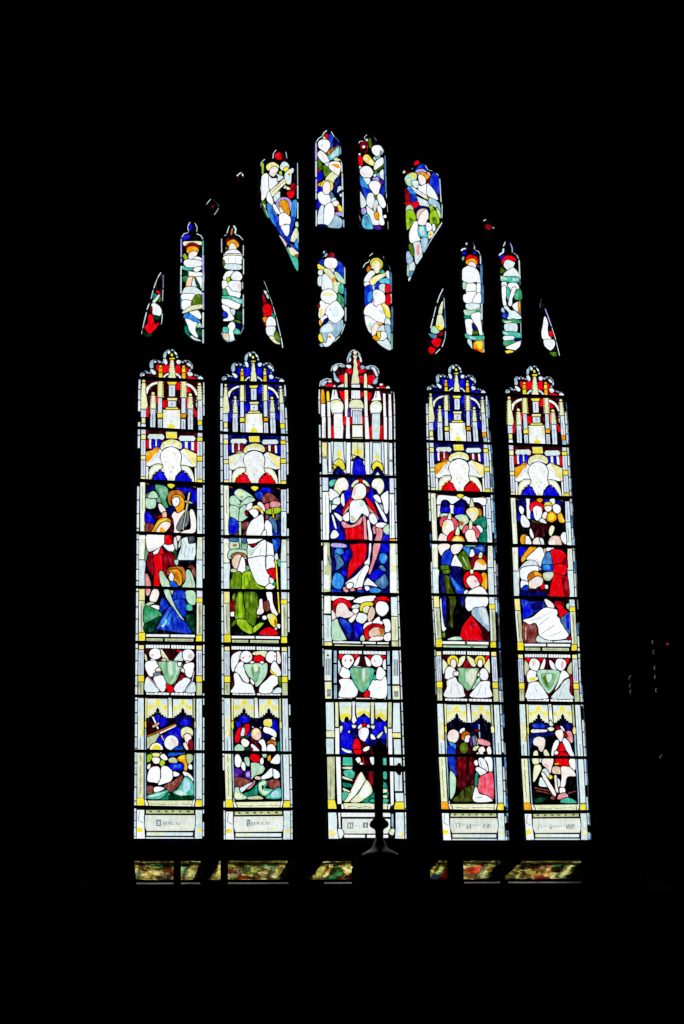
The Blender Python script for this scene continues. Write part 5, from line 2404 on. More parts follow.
TR['kite_right'] = '''
@398 155 13.68
>glass
K.o 230,60 300,70 380,120 420,200 480,215 550,260 590,340 600,560 620,820 625,900 580,980 430,1210 330,1400 260,1500 150,1740 120,1700 95,1500 80,400 60,230 110,190 180,170
E.k8 375,140 410,205
S.k8 430,210 500,215 560,285
S.k14 570,330 590,640
E.k12 605,670 600,860
E.e 80,230 16,22
e.s 180,195 205,170 200,200
R.s 220,140 250,80 290,95 270,130
r.s 110,240 160,230 150,260 110,265
7.s 240,200 300,140 350,125 340,190 270,195
B.s 340,140 370,160 390,210 350,190
>glass/winged_angel
m.s 240,235 270,200 340,195 380,220 375,240 290,245
N.s 395,250 420,235 440,270 425,290
O.s 255,260 300,240 360,240 400,280 430,310 410,340 380,330 350,280 290,270
F.s 280,290 310,270 350,290 375,330 370,400 320,410 290,370
E.s 95,320 150,260 220,245 255,280 240,340 200,350 200,400 170,430 120,400
Y.p.s 180,260 230,255 240,310 200,310
e.p.k6 120,330 150,300 180,360
w.s 190,360 270,360 270,440 220,440
r.s 400,340 450,310 440,370 410,380
7.s 430,400 480,250 530,280 560,350 555,540 500,480
B.p.s 500,300 540,320 545,470 510,440
W.s 280,420 320,430 385,400 385,550 290,500
W.s 400,400 440,420 500,500 545,610 470,590 400,540
W 180,425 400,560 390,610 160,470
A.p.k6 200,470 380,570
A.p.k6 240,480 260,510
A.p.k6 310,520 330,550
Y.p.e 395,590 16,20
u.s 130,450 170,440 250,560 200,540 150,510
w.s 240,570 300,590 420,650 430,700 400,710 290,680
S.s 420,620 440,590 540,640 570,700 575,800 520,720 430,680
y.p.e 505,700 12,16
r.s 100,470 130,480 170,560 165,640 110,640
7.s 170,560 230,550 265,620 240,640 190,640
R.s 100,650 170,640 160,690 110,690
R.s 180,670 260,640 285,690 230,730
E.s 525,720 570,770 580,860 550,830
>glass/green_winged_angel
E.s 110,880 115,720 150,685 190,700 215,780 245,889 180,889
l.p.s 170,760 200,800 235,889 130,889
L.s 430,700 470,710 550,860 560,889 440,889
b.s 250,740 290,700 380,710 430,740 430,850 400,740 300,730 250,800
@398 210 13.66
L.s 115,20 200,10 245,120 200,170 130,270 115,180
l.p.s 150,100 220,130 150,220
L.s 440,50 500,0 560,120 540,210 480,190 440,170
l.p.s 470,100 520,100 530,200 480,180
f.s 262,120 262,30 310,-10 400,-10 360,30 310,60 300,140
F.s 305,60 380,-5 410,40 410,110 390,140 370,200 290,200 275,160
W.s 155,340 175,260 220,170 260,160 270,250 290,380 300,410 210,450 165,430
C.s 280,230 370,225 385,280 400,370 330,370 285,350
E.p.s 300,240 350,240 360,340 310,330
W.s 390,180 440,190 460,260 400,290 385,240
W.s 470,200 500,200 510,260 480,290
V.s 420,300 470,290 480,350 420,390
O.p.e 448,335 16,20
w.s 210,460 280,430 310,480 330,620 300,690 260,740 235,700 225,590
N.p.s 250,500 290,480 290,600 260,620
S.s 325,390 400,385 400,470 350,580 320,480
C.p.s 345,400 385,400 370,500 340,480
l.s 150,480 200,480 220,600 180,620
S.s 120,580 160,580 200,680 150,740 120,700
w.s 150,760 210,710 230,780 200,850 160,830
8.s 140,850 215,840 190,930 150,910
E.s 130,760 145,760 145,900 125,880
w.s 150,930 180,920 165,985 145,970
w.k16 600,175 560,240 500,330
S.k14 500,330 440,430 360,580
l.s 520,215 560,190 550,230 520,250
'''
TR['lower_left'] = '''
@312 245 17.1
>glass
K.o 200,90 280,60 350,90 420,180 520,280 570,400 595,700 600,1200 590,1350 480,1580 400,1660 220,1770 130,1740 95,1650 90,1000 90,330 130,250
S.s 190,130 205,105 220,110 205,145
S.s 215,190 240,150 260,150 235,200
S.s 185,220 200,185 205,210
r.s 270,210 290,150 340,130 375,160 370,220
B.s 400,190 440,240 400,230
E.k16 560,370 560,660
8.k26 570,740 570,1010
S.k22 575,1070 575,1290
E.k14 560,1360 500,1530
E.k16 470,1560 380,1650
>glass/haloed_angel
7.s 115,300 170,260 210,270 210,350 190,370
7.s 410,430 420,330 480,290 540,400 540,560 500,520 440,450
W.s 208,300 240,240 310,220 390,235 430,290 425,350 390,390 320,410 250,380 215,350
F.p.s 270,300 320,280 360,330 370,440 330,440 280,370
F.p.s 310,380 375,370 375,470 330,440
Y.s 105,330 200,380 230,410 200,440 140,420 105,400
V.s 200,440 240,405 300,430 380,530 400,600 430,650 470,610 480,660 440,720 430,820 360,760 350,620 290,540
O.p.s 340,570 370,550 405,590 380,640 350,620
o.p.k5 260,450 340,540
E.s 390,470 430,470 540,590 535,660 460,620 400,540
w.s 105,460 150,420 180,450 165,520 120,510
W.s 180,530 230,500 290,560 345,640 340,760 180,770 175,620
E.p.s 185,560 200,700 190,760 180,650
w.s 105,560 160,530 160,620 150,700 105,680
T.s 470,690 530,680 530,830 450,790
G.s 450,830 540,920 540,1000 535,1060 440,960
l.p.s 470,880 530,940 530,1040
>glass/bowed_figure
W.s 155,860 190,790 280,755 360,780 415,850 410,930 360,990 290,1010 210,970 165,930
y.p.s 180,850 250,810 340,830 380,870 300,860 220,880
@312 295 17.1
W.s 135,150 150,105 190,110 230,150 290,160 240,230 200,330 140,400 115,350 125,260
y.p.s 120,280 170,220 190,300 140,370
W.s 225,300 260,220 330,150 400,105 450,130 500,200 545,310 500,400 430,470 370,480 300,440 270,370
f.p.e 310,250 14,30
w.p.s 330,250 420,200 450,330 370,380
W.s 150,400 200,360 255,350 260,380 200,420 170,480
O.p.s 125,430 165,440 155,520 125,500
S.s 140,590 200,520 290,440 350,480 420,490 510,430 530,480 520,570 440,690 390,720 350,660 290,650 250,720 260,800 200,800 160,700
w.p.s 150,600 250,490 340,520 360,600 270,630 180,640
f.p.e 220,545 24,22
f.p.e 350,545 26,24
r.s 85,180 110,150 135,180 110,230
b.s 190,470 260,400 280,430 220,500
Y.s 115,690 150,670 190,790 150,800 120,760
W.s 265,760 280,680 320,660 390,730 370,780 300,860 230,885 190,850 180,820 240,820
O.p.s 275,710 300,690 330,720 300,740
S.s 135,840 180,840 190,880 145,880
'''
TR['lower_right'] = '''
@360 248 17.1
>glass
K.o 215,75 300,80 400,130 500,250 550,400 570,900 590,1100 565,1780 450,1750 300,1620 180,1500 95,1300 65,1100 60,800 60,600 40,320 100,240 150,200 160,130
w.k14 215,85 165,135
w.k8 165,195 150,235
w.k14 145,240 90,265 55,330
A.k8 400,140 405,180
A.k9 500,310 520,380
8.k26 530,420 530,740
S.k20 530,790 530,940
8.k26 550,1010 550,1420
e.k28 545,1470 545,1720
>glass/haloed_angel
Y.s 180,290 190,220 250,180 320,185 380,250 370,330 340,370 350,330 300,240 240,280 200,340
y.s 195,340 205,250 270,205 340,240 355,310 330,370 320,420 260,430 240,370 210,350
F.p.s 250,290 310,280 330,330 320,410 270,410
o.s 115,360 150,310 180,360 130,410
W.s 70,570 100,490 160,410 220,390 250,440 200,490 150,570
W.s 75,600 150,590 160,610 100,660 80,640
y.s 170,570 250,490 420,430 435,470 330,540 210,640
W.p.s 260,510 360,470 420,450 320,520
C.s 320,590 360,540 440,520 500,560 500,620 430,600
T.s 350,400 390,380 410,420 350,440
w.s 440,420 490,400 495,540 450,480
7.s 250,640 320,570 320,720 240,720
w.s 210,680 240,640 240,710 210,720
w.s 330,640 420,620 420,750 400,760 340,720
R.s 440,640 510,630 515,750 440,755
R.s 440,820 515,810 515,960 430,960
7.s 90,700 140,640 200,650 220,800 220,900 190,941 90,980
u.p.s 130,800 200,740 210,850 150,920
>glass/haloed_figure
W.s 225,760 260,720 340,725 400,770 430,860 415,930 370,970 350,1000 280,1000 240,960 210,920 230,860
f.p.s 240,770 300,760 280,800 250,800
N.p.s 210,890 240,860 250,930 220,930
@360 298 17.1
W.s 85,290 75,210 120,130 200,85 240,140 290,150 350,110 430,230 440,310 415,420 300,400 200,340
E.p.s 330,200 400,220 400,280 350,260
Y.s 370,110 410,90 480,150 510,260 510,340 450,320 420,240 400,180
W.p.s 400,110 450,130 495,210 480,220
w.s 440,340 500,360 515,460 430,440
W.s 85,320 150,315 220,370 280,410 220,470 190,600 130,530 95,420
E.p.s 150,420 200,440 180,560 150,520
F.s 205,620 200,540 240,460 300,420 380,440 330,480 285,560 250,640 230,670
O.p.s 285,440 350,430 385,450 330,480
w.s 300,570 340,500 400,470 440,540 440,570 350,560
S.s 420,480 510,480 515,750 460,620
W.s 330,710 350,590 430,580 460,630 440,700 370,720
Y.s 295,590 345,590 340,690 310,670
O.s 220,670 260,640 320,710 300,730 240,710
w.s 290,740 400,740 450,700 520,800 515,890 400,840
'''
TR['cinquefoil_right_inner'] = '''
@456 235 15.76
>glass
K.o 150,120 200,70 260,90 310,200 370,250 400,320 450,500 450,1000 455,1440 455,1860 400,1850 250,1790 150,1650 110,1400 100,1000 80,700 65,250 100,200
w.e 165,140 10,16
w.k22 85,245 110,220 150,215
m.k18 275,110 295,160 290,220
E.k7 310,240 355,260 380,300
S.k18 385,330 388,450
8.k34 400,480 402,770
8.k38 415,800 418,1070
S.k26 405,1090 405,1330
A.k18 405,1360 402,1490
S.k14 425,1540 430,1660
8.k20 435,1680 435,1780
w.k22 435,1800 435,1840
B.e 130,285 30,22
B.e 298,285 18,22
e.s 100,400 95,360 125,345 120,390
>glass/standing_figure
R.s 150,380 190,330 245,315 260,360 200,380 170,405
R.s 265,330 310,340 350,400 355,430 320,400 270,360
O.s 155,420 220,375 290,380 330,430 325,465 290,450 200,450 170,460
F.s 195,480 210,430 280,430 310,470 290,530 190,530
W.s 100,650 105,550 150,510 200,490 290,520 350,580 375,680 378,760 320,740 300,740 200,755 110,720
W.s 165,790 200,770 300,775 320,860 310,940 270,1024 200,1060 170,1100 160,930
W.s 330,780 380,775 378,930 330,940
E.s 110,750 155,760 150,840 115,850
M.s 320,500 370,470 350,520
@456 292 14.63
W.s 110,50 150,30 160,0 290,0 270,60 220,162 150,162 110,120
W.s 240,160 270,70 300,30 355,20 360,150 300,165
w.s 155,175 330,175 330,240 250,262 165,258
E.s 115,270 160,265 250,270 350,240 365,280 300,295 220,330 170,345 130,330
G.p.s 260,275 355,250 350,285 280,290
t.s 120,345 180,355 220,350 225,400 130,390
>glass/standing_figure
W.s 220,350 260,310 350,305 355,400 370,520 380,600 375,625 345,620 320,530 260,440
W.s 140,405 235,410 240,480 230,620 170,620 150,540
F.p.k5 155,550 235,552
T.s 130,615 180,630 260,650 400,640 405,690 300,705 200,690 140,660
C.p.s 200,650 280,670 270,690 210,680
l.s 250,560 290,550 320,600 300,620 250,610
Z.s 240,460 300,520 310,560 250,550
w.s 170,700 220,710 235,830 215,835 185,770
O.s 265,750 310,715 390,720 395,840 390,910 340,900 265,850
Y.p.s 300,730 370,740 380,830 320,810
R.p.s 265,850 300,820 350,880 380,920 320,910
A.p.k9 345,715 350,740
'''
TR['cinquefoil_right_outer'] = '''
@494 235 15.76
>glass
K.o 140,130 190,80 250,100 300,200 380,320 420,440 430,700 445,900 445,1300 440,1600 420,1750 300,1850 200,1870 130,1800 100,1700 100,400 70,310 120,250
S.k16 178,110 150,175
w.k24 80,315 145,270 148,220
m.k15 260,130 285,200 290,270
E.k6 310,285 350,310
S.k14 360,320 385,370
E.k18 395,400 408,690
A.k16 410,730 408,790
8.k30 407,1030 410,1290
S.k10 420,1350 425,1560
E.k16 425,1600 420,1690 340,1830
B.s 90,345 130,310 155,320 140,370 105,380
>glass/standing_figure
R.s 120,440 130,390 180,335 250,330 310,350 345,390 320,410 240,390 180,405 140,450
w.s 155,480 175,410 230,395 290,420 325,440 310,480 290,510 220,560 190,530 165,505
F.p.s 160,480 200,440 220,470 190,530
l.s 95,590 105,520 150,540 165,560 130,600
W.s 155,630 180,590 290,520 340,550 380,600 378,660 160,655
T.s 95,680 100,640 150,655 380,665 380,745 250,740 160,740 105,715
E.p.s 110,650 200,680 200,710 120,690
C.p.s 300,680 375,690 370,720 300,720
W.s 125,750 190,745 195,820 180,840 130,830
W.s 215,850 225,780 270,755 360,770 390,860 290,865
>glass
@494 292 14.63
W.s 120,-80 170,-80 175,30 165,110 180,200 150,215 130,150 118,40
W.s 210,180 225,100 240,40 270,-60 320,-60 300,20 265,100 260,180 235,205
T.s 185,-60 230,-40 215,90 190,90
G.s 300,70 320,-20 380,-40 400,20 400,105 310,108
>glass/standing_figure
W.s 270,200 320,160 355,150 350,230 355,290 300,260
O.s 355,160 380,155 378,300 360,290
w.s 145,225 190,210 240,270 310,285 380,350 385,390 200,395 220,310
7.s 115,340 150,315 205,330 190,370 140,380
S.s 115,240 140,240 150,300 110,280
G.s 120,405 200,420 280,395 385,430 380,450 250,455 150,450
V.p.s 150,430 250,430 250,450 170,450
w.s 165,470 325,465 330,580 240,570 165,565
T.s 130,570 200,590 260,580 395,615 390,665 330,670 240,640 140,620
C.p.s 140,590 200,600 210,625 150,615
w.s 145,650 280,645 290,700 200,705 145,705
Z.s 300,685 390,680 380,710 310,720
G.s 140,730 200,715 300,710 290,750 180,790 145,780
W.s 180,810 250,770 380,725 370,800 340,850 200,830
Y.s 150,880 200,855 250,860 305,890 290,930 220,950 170,920
'''
TR['tiny_diamond'] = '''
@195 160 11.4
>glass
K.o 190,425 290,530 215,640 115,510
S.k7 178,445 132,503
a.k7 210,450 275,522
S.k9 270,555 222,625
q.s 170,530 210,500 230,530 200,560
'''
TR['tiny_trefoil_left'] = '''
@195 160 11.4
>glass
K.o.s 520,125 565,165 560,260 500,260 460,200 475,160
w.e 486,176 9,9
w.k12 500,160 525,145
w.k12 540,160 547,182
q.s 480,190 510,190 515,225 490,215
'''
TR['tiny_trefoil_right'] = '''
@420 220 4.56
>glass
K.o.s 295,-5 330,10 345,35 320,50 290,40 280,10
w.k4 290,4 300,-2
r.s 300,22 318,22 325,32 315,44 302,40
E.e 334,36 3,3
'''
# ---------------------------------------------------------------- the lancets
HEAD1 = '36,320 46,278 65,255 95,242 125,248 138,244 132,215 133,185 148,152 172,134 200,138 235,148 262,148 264,110 275,75 300,50 325,40 345,33 370,45 395,70 410,110 412,140 445,150 480,140 515,148 545,180 558,220 550,255 562,275 590,280 625,290 648,308 658,335'
HEAD3 = '22,350 24,320 34,295 58,278 90,268 128,276 146,272 128,240 118,205 128,172 162,150 205,146 238,162 244,120 258,78 284,45 310,32 340,48 368,82 380,125 380,165 402,170 440,160 480,166 510,192 522,230 508,262 500,292 516,302 552,308 592,328 606,348 634,366'
BORDER3 = '''
@316 345 8.143
>head_border
S.s 40,320 55,295 80,290 90,300 60,335
w.s 95,292 120,290 130,300 105,305
S.k7 30,335 36,300 60,282 90,273 125,281
w.s 135,190 165,165 180,175 165,205 145,215
S.s 130,230 150,225 165,260 190,290 180,305 150,285
S.k7 125,225 124,200 134,175 165,156 205,152 235,168
S.s 185,165 225,165 235,180 200,180
w.s 245,165 280,165 285,185 260,190
S.s 250,120 262,85 285,60 285,80 268,110 262,150
w.s 265,115 280,100 285,125 270,140
S.k6 262,78 286,50 310,38 340,55 362,82
w.s 340,75 360,90 375,130 360,140 355,110
S.s 360,175 385,165 395,185 375,200
S.s 400,185 430,170 445,190 420,200
w.s 445,185 475,185 495,220 505,250 490,255 470,215
S.k7 405,178 440,168 478,174 504,198 514,230
S.s 465,300 500,260 508,275 495,310 470,320
w.s 520,315 545,318 540,330 520,330
w.e 585,350 16,16
T.e 615,378 6,18
'''
TREFOIL = '''
@135 480 9.5
>canopy
1.s 308,44 342,36 376,48 366,66 343,80 318,64
o.k6.p 105,35 130,42
o.k6.p 555,62 580,70
'''
def left_edge(k, t):
    return LAN[k]['out'][0]+(LAN[k]['foot']-LAN[k]['out'][0])*max(0, min(1, (t-1)/9))
def fillets(k, s0, s1, cols, seed):
    """narrow plain glass along a lancet's edge, leaded every hand's breadth"""
    r = random.Random(seed); out = []; t = 1.02
    while t < 9.98:
        if s1 < 0:
            s0 = left_edge(k, t)+.003
            if s1-s0 < .008: break
        h = r.uniform(.17, .26); t1 = min(9.98, t+h)
        q = [from_st(k, s, tt) for s, tt in ((s0, t), (s1, t), (s1, t1), (s0, t1))]
        q = [uv(*c) for c in q]
        if area(q) < 0: q.reverse()
        if r.random() > .12: out.append((q, r.choice(cols), 'glass_border', False, False))
        t = t1+.022
    return out
def crockets(k, cx, y0, y1, w0, w1, key, n):
    """the little leaf bumps climbing both edges of a pinnacle (in the first lancet's drawing)"""
    out = []
    for i in range(n):
        f = i/(n-1); y = 345+(y0+(y1-y0)*f)/9.5; w = w0+(w1-w0)*f
        for sg in (-1, 1):
            c = (135+(cx+sg*w)/9.5, y); r = 1.0
            q = [from_st(k, *to_st(1, c[0]+r*math.cos(a*PI/4), c[1]+r*.8*math.sin(a*PI/4))) for a in range(8)]
            q = [uv(*c_) for c_ in q]
            if area(q) < 0: q.reverse()
            out.append((q, key, 'canopy', False, False))
    return out
def ring(txt, ox, oy, s, warp=None):
    p = [tuple(float(v) for v in q.split(',')) for q in txt.split()]
    p = [(ox+a/s, oy+b/s) for a, b in p]
    if warp: p = [from_st(warp, *to_st(1, *c)) for c in p]
    return p
LABELS = {
 1: 'tall stained-glass lancet with red canopy, haloed man holding a cross staff above kneeling blue angel',
 2: 'tall stained-glass lancet with blue canopy, white-robed figure standing over kneeling figure in green',
 3: 'widest stained-glass lancet, middle of five, red-draped standing figure above sleeping soldiers',
 4: 'tall stained-glass lancet with blue canopy, crowd of haloed figures with flames and a red-skirted kneeler',
 5: 'tall stained-glass lancet with red canopy, figure in large white skirt seated before red-robed figure'}
KEYS = {1: {'1': 'q', '2': 'R', '3': 'B', '4': 'O', '5': 'B', '6': 'Y'}, 2: {'1': 'b', '2': 'B', '3': 'r', '4': 'V', '5': 'R', '6': 'Y'},
        4: {'1': 'b', '2': 'B', '3': 'r', '4': 'O', '5': 'R', '6': 'O'}, 5: {'1': 'q', '2': 'R', '3': 'B', '4': 'O', '5': 'B', '6': 'O'}}
OWN = {1: SCENE1+SHIELD1+LOWER1, 2: SCENE2+SHIELD2+LOWER2, 4: SCENE4+SHIELD4+LOWER4+INSCR4, 5: SCENE5+SHIELD5+LOWER5+INSCR5}
for k in range(1, 6):
    s0, s1 = LAN[k]['out']
    if k == 3: head = ring(HEAD3, 316, 345, 8.143)
    else: head = ring(HEAD1, 135, 345, 9.5, k)
    side = [from_st(k, s1, t) for t in (1.2, 2, 3, 4, 5, 6, 7, 8, 9, 10)] + [from_st(k, left_edge(k, t), t) for t in (10, 9, 8, 7, 6, 5, 4, 3, 2, 1.2)]
    outline = [uv(*c) for c in head+side]
    mid = from_st(k, .5, 5)[0]
    pcs = []
    if k == 3:
        pcs += read(SCENE3.split('@316 475')[0], split_shafts=mid)
        pcs += read('@316 475'+SCENE3.split('@316 475')[1]+LOWER3, split_shafts=mid)
        pcs += read(BORDER3)
    else:
        # the shared cartoon of canopy, shafts, bands and base is the same in these four; the scenes are each lancet's own
        pcs += read(CANOPY+SHAFTS, warp=k, keys=KEYS[k], split_shafts=mid)
        pcs += read(HEADBORDER, warp=k)
        for c in ((172, 490, 640, 14, 26, 'V', 8), (525, 500, 650, 14, 27, 'V', 8), (242, 355, 490, 20, 23, 'Y', 7), (462, 355, 490, 20, 22, 'y', 7),
                  (351, 155, 300, 10, 28, 'V', 7), (82, 380, 590, 15, 26, 'y', 9), (613, 400, 580, 14, 26, 'V', 8)):
            pcs += crockets(k, *c)
        pcs += read(OWN[k], split_shafts=mid)
        pcs += read(TREFOIL, warp=k, keys={'1': ['Y', 'Y', 'Y', 'Y', 'O'][k-1]})
    shaft_cols = 'SwwPS' if k < 4 else 'SwwS8E'
    pcs += fillets(k, s0+.004, -.012, shaft_cols, k)
    pcs += fillets(k, 1.012, min(1.035, s1-.003), shaft_cols, k+10)
    if k in (4, 5): pcs += fillets(k, 1.04, s1-.006, '8Aa', k+20)
    bars = []
    for t in range(1, 10):
        a = from_st(k, s0-.03, t); b = from_st(k, s1+.03, t); bars.append((uv(*a), uv(*b), .021))
    bars.append((uv(*from_st(k, s0-.03, 10)), uv(*from_st(k, s1+.03, 10)), .012))
    build_light('stained_glass_lancet', outline, pcs, LABELS[k], 'the five tall lancets of the window', bars=bars, extra_seed=k)

TRL = {
 'dagger_far_left': 'small dagger-shaped light with a red flame, left end of the tracery',
 'dagger_left': 'small dagger-shaped light with red and white petals, left of the two lowest centre lights',
 'dagger_right': 'small dagger-shaped light with a white and yellow horn over red roundels',
 'dagger_far_right': 'small dagger-shaped light with one white figure and a red dot, right end of the tracery',
 'cinquefoil_left_outer': 'narrow tracery light beside the far left dagger, white climbing figures and a pale blue scroll',
 'cinquefoil_left_inner': 'narrow tracery light with yellow-haired white figures and a turquoise band, second from left',
 'kite_left': 'kite-shaped tracery light with a blue-winged angel under a scroll-bearing angel',
 'apex_left': 'topmost tracery light on the left, three haloed figures with the lowest one kneeling in white',
 'apex_right': 'topmost tracery light on the right, white-haloed figures and a kneeling angel on deep blue',
 'kite_right': 'kite-shaped tracery light with a green-winged angel below one with a scroll and blue wing',
 'lower_left': 'centre tracery light under the left topmost one, figure with a gold scroll and blue wings',
 'lower_right': 'centre tracery light with a yellow halo and red patches at its right edge',
 'cinquefoil_right_inner': 'narrow tracery light with a red-haloed blond figure above green bands and an orange flame',
 'cinquefoil_right_outer': 'narrow tracery light, red-haloed figure with turquoise bands and yellow foot, beside the blond figure',
 'tiny_diamond': 'tiny unlit diamond opening with a pale rim above the left narrow lights',
 'tiny_trefoil_left': 'tiny dark opening with two pale glints beside the kite-shaped light with blue wings',
 'tiny_trefoil_right': 'tiny dark opening with a red centre above the right narrow lights'}
for i, (nm, txt) in enumerate(TR.items()):
    pcs = read(txt)
    ol = [p for p in pcs if p[4]][0]; pcs = [p for p in pcs if not p[4]]
    xs = [c[0] for c in ol[0]]; zs = [c[1] for c in ol[0]]
    bars = []
    build_light('tracery_light', ol[0], pcs, TRL[nm], 'tracery lights in the head of the window', bars=bars, extra_seed=i*3, lead_w=.005, grow=.0026)

# ---------------------------------------------------------------- stone tracery and the arch
def ring_pts(rings):
    vs, fs = [], []
    for r in rings:
        b = len(vs); vs += [Vector(c) for c in r]; fs.append(list(range(b, len(vs))))
    return vs, fs
ARCH_PX = [(112, 862), (108, 600), (112, 420), (118, 345), (132, 285), (160, 225), (198, 172), (245, 132), (295, 112), (342, 98), (392, 112), (440, 140), (484, 185), (520, 232), (550, 285), (576, 350), (596, 430), (606, 600), (616, 862)]
arch = [uv(*c) for c in ARCH_PX]
zb = at(350, 855).z
arch = [(x, z if i not in (0, len(arch)-1) else zb) for i, (x, z) in enumerate(arch)]
if area(arch) < 0: arch.reverse()
YF, YB = -.075, .05
def plate(name, outer, holes_front, holes_mid, holes_back, yf, yb, m, ym=0.0):
    vv, ff = [], []
    for holes, y, flip in ((holes_front, yf, False), (holes_back, yb, True)):
        vs, fs = ring_pts([outer]+holes)
        V, E, F, ov, oe, of = delaunay_2d_cdt(vs, [], fs, 0, 1e-5, True)
        b = len(vv); vv += [(v.x, y, v.y) for v in V]
        for f, o in zip(F, of):
            if o == [0] or (0 in o and len(o) == 1): ff.append([b+i for i in (f if not flip else f[::-1])])
    for hf, hm, hb in zip(holes_front, [offset_ring(o_, -.0016) for o_ in holes_mid], holes_back):
        n = len(hf); b = len(vv)
        vv += [(x, yf, z) for x, z in hf]+[(x, ym+.0006, z) for x, z in hm]+[(x, yb, z) for x, z in hb]
        for i in range(n):
            j = (i+1) % n
            ff += [(b+i, b+j, b+n+j, b+n+i), (b+n+i, b+n+j, b+2*n+j, b+2*n+i)]
    n = len(outer); b = len(vv)
    vv += [(x, yf, z) for x, z in outer]+[(x, yb, z) for x, z in outer]
    ff += [(b+i, b+(i+1) % n, b+n+(i+1) % n, b+n+i) for i in range(n)]
    return link_mesh(name, vv, ff, m)
front = [offset_ring(o, .034) for o in OPEN]
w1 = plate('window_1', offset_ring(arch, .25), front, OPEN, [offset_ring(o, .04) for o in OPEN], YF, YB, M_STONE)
tag(w1, 'dark stone tracery and mullions of a pointed five-light church window', kind='structure')

# the wall with a splayed, pointed embrasure before the tracery
X0, X1, Z0, Z1, YW, YE = -5.2, 5.2, 0.0, 10.5, -.50, -15.6
vv, ff = [], []
af = offset_ring(arch, .30)
zsill = at(350, 892, YW).z
af = [(x, zsill if z < zb+.12 else z) for x, z in af]
rect = [(X0, Z0), (X1, Z0), (X1, Z1), (X0, Z1)]
vs, fs = ring_pts([rect, af])
V, E, F, ov, oe, of = delaunay_2d_cdt(vs, [], fs, 0, 1e-5, True)
vv = [(v.x, YW, v.y) for v in V]
ff = [list(f) for f, o in zip(F, of) if 1 not in o]
n = len(arch); b = len(vv)
vv += [(x, YW, z) for x, z in af]+[(x, YF-.002, z) for x, z in arch]
for i in range(n):
    j = (i+1) % n
    if min(arch[i][1], arch[j][1]) < zb+.01 and max(arch[i][1], arch[j][1]) < zb+.01: continue     # the sill lies there
    ff.append((b+i, b+j, b+n+j, b+n+i))
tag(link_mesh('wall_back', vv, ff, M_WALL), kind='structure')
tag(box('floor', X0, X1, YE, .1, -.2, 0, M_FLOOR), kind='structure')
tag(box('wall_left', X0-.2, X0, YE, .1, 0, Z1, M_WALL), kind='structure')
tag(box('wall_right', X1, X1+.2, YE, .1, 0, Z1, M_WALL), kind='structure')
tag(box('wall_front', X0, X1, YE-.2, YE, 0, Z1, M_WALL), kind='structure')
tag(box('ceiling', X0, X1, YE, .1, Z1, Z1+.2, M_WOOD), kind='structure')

# ---------------------------------------------------------------- the polished sill, in five slabs under the lancets
def sill_material():
    m, nt, out = mat('polished_gold_marble')
    L = nt.links.new
    tc = nt.nodes.new('ShaderNodeTexCoord'); no = nt.nodes.new('ShaderNodeTexNoise'); no.inputs['Scale'].default_value = 14; no.inputs['Detail'].default_value = 6
    mp = nt.nodes.new('ShaderNodeMapping'); mp.inputs['Scale'].default_value = (1, 1, 1); L(tc.outputs['Object'], mp.inputs[0]); L(mp.outputs[0], no.inputs['Vector'])
    r = nt.nodes.new('ShaderNodeValToRGB'); e = r.color_ramp.elements
    e[0].position = .38; e[0].color = (.30, .17, .03, 1); e[1].position = .62; e[1].color = (1, .88, .34, 1)
    x = e.new(.5); x.color = (.75, .56, .14, 1)
    L(no.outputs['Fac'], r.inputs[0])
    g = nt.nodes.new('ShaderNodeBsdfGlossy'); g.inputs['Roughness'].default_value = .06; L(r.outputs[0], g.inputs[0])
    n2 = nt.nodes.new('ShaderNodeTexNoise'); n2.inputs['Scale'].default_value = 16; L(tc.outputs['Object'], n2.inputs['Vector'])
    bp = nt.nodes.new('ShaderNodeBump'); bp.inputs['Strength'].default_value = .10; bp.inputs['Distance'].default_value = .01
    L(n2.outputs['Fac'], bp.inputs['Height']); L(bp.outputs[0], g.inputs['Normal']); L(g.outputs[0], out.inputs[0])
    return m
M_SILL = sill_material()
M_EDGE = principled('sill_edge_highlight', (.9, .95, 1), .3, 1.0, vary=.3)  # pale bluish colour carries the highlight along the polished sill edge
ALPHA = math.radians(39)
yt, zt = -.085, at(350, 858, -.085).z
xa, xb = at(134, 858, yt).x, at(604, 858, yt).x
D = .218
y2, z2 = yt-D, zt-D*math.tan(ALPHA)
root = empty('window_sill', ((xa+xb)/2, y2, z2-.12))
tag(root, 'polished golden sloping sill below the five lancets, mirroring their coloured glass', 'window sill')
vs = [(xa, yt, zt), (xb, yt, zt), (xb, y2, z2), (xa, y2, z2), (xa, yt, zt-.3), (xb, yt, zt-.3), (xb, y2, zt-.3), (xa, y2, zt-.3)]
link_mesh('slab', vs, [(0, 3, 2, 1), (4, 5, 6, 7), (0, 1, 5, 4), (3, 7, 6, 2), (0, 4, 7, 3), (1, 2, 6, 5)], M_SILL, root)
ze = z2-.030
for i, (pa, pb) in enumerate(((136, 174), (181, 200), (228, 288), (324, 353), (462, 500), (508, 582))):  # strips cut to the stretches where the edge highlight shows
    ca, cb = at(pa, 885, y2).x, at(pb, 885, y2).x
    vs = [(ca, y2-.001, ze+.014), (cb, y2-.001, ze+.014), (cb, y2-.018, ze), (ca, y2-.018, ze), (ca, y2-.001, ze-.004), (cb, y2-.001, ze-.004)]
    link_mesh('edge_moulding', vs, [(0, 3, 2, 1), (3, 4, 5, 2), (0, 4, 3), (1, 2, 5)], M_EDGE, root)
ys0 = yt-D-.01
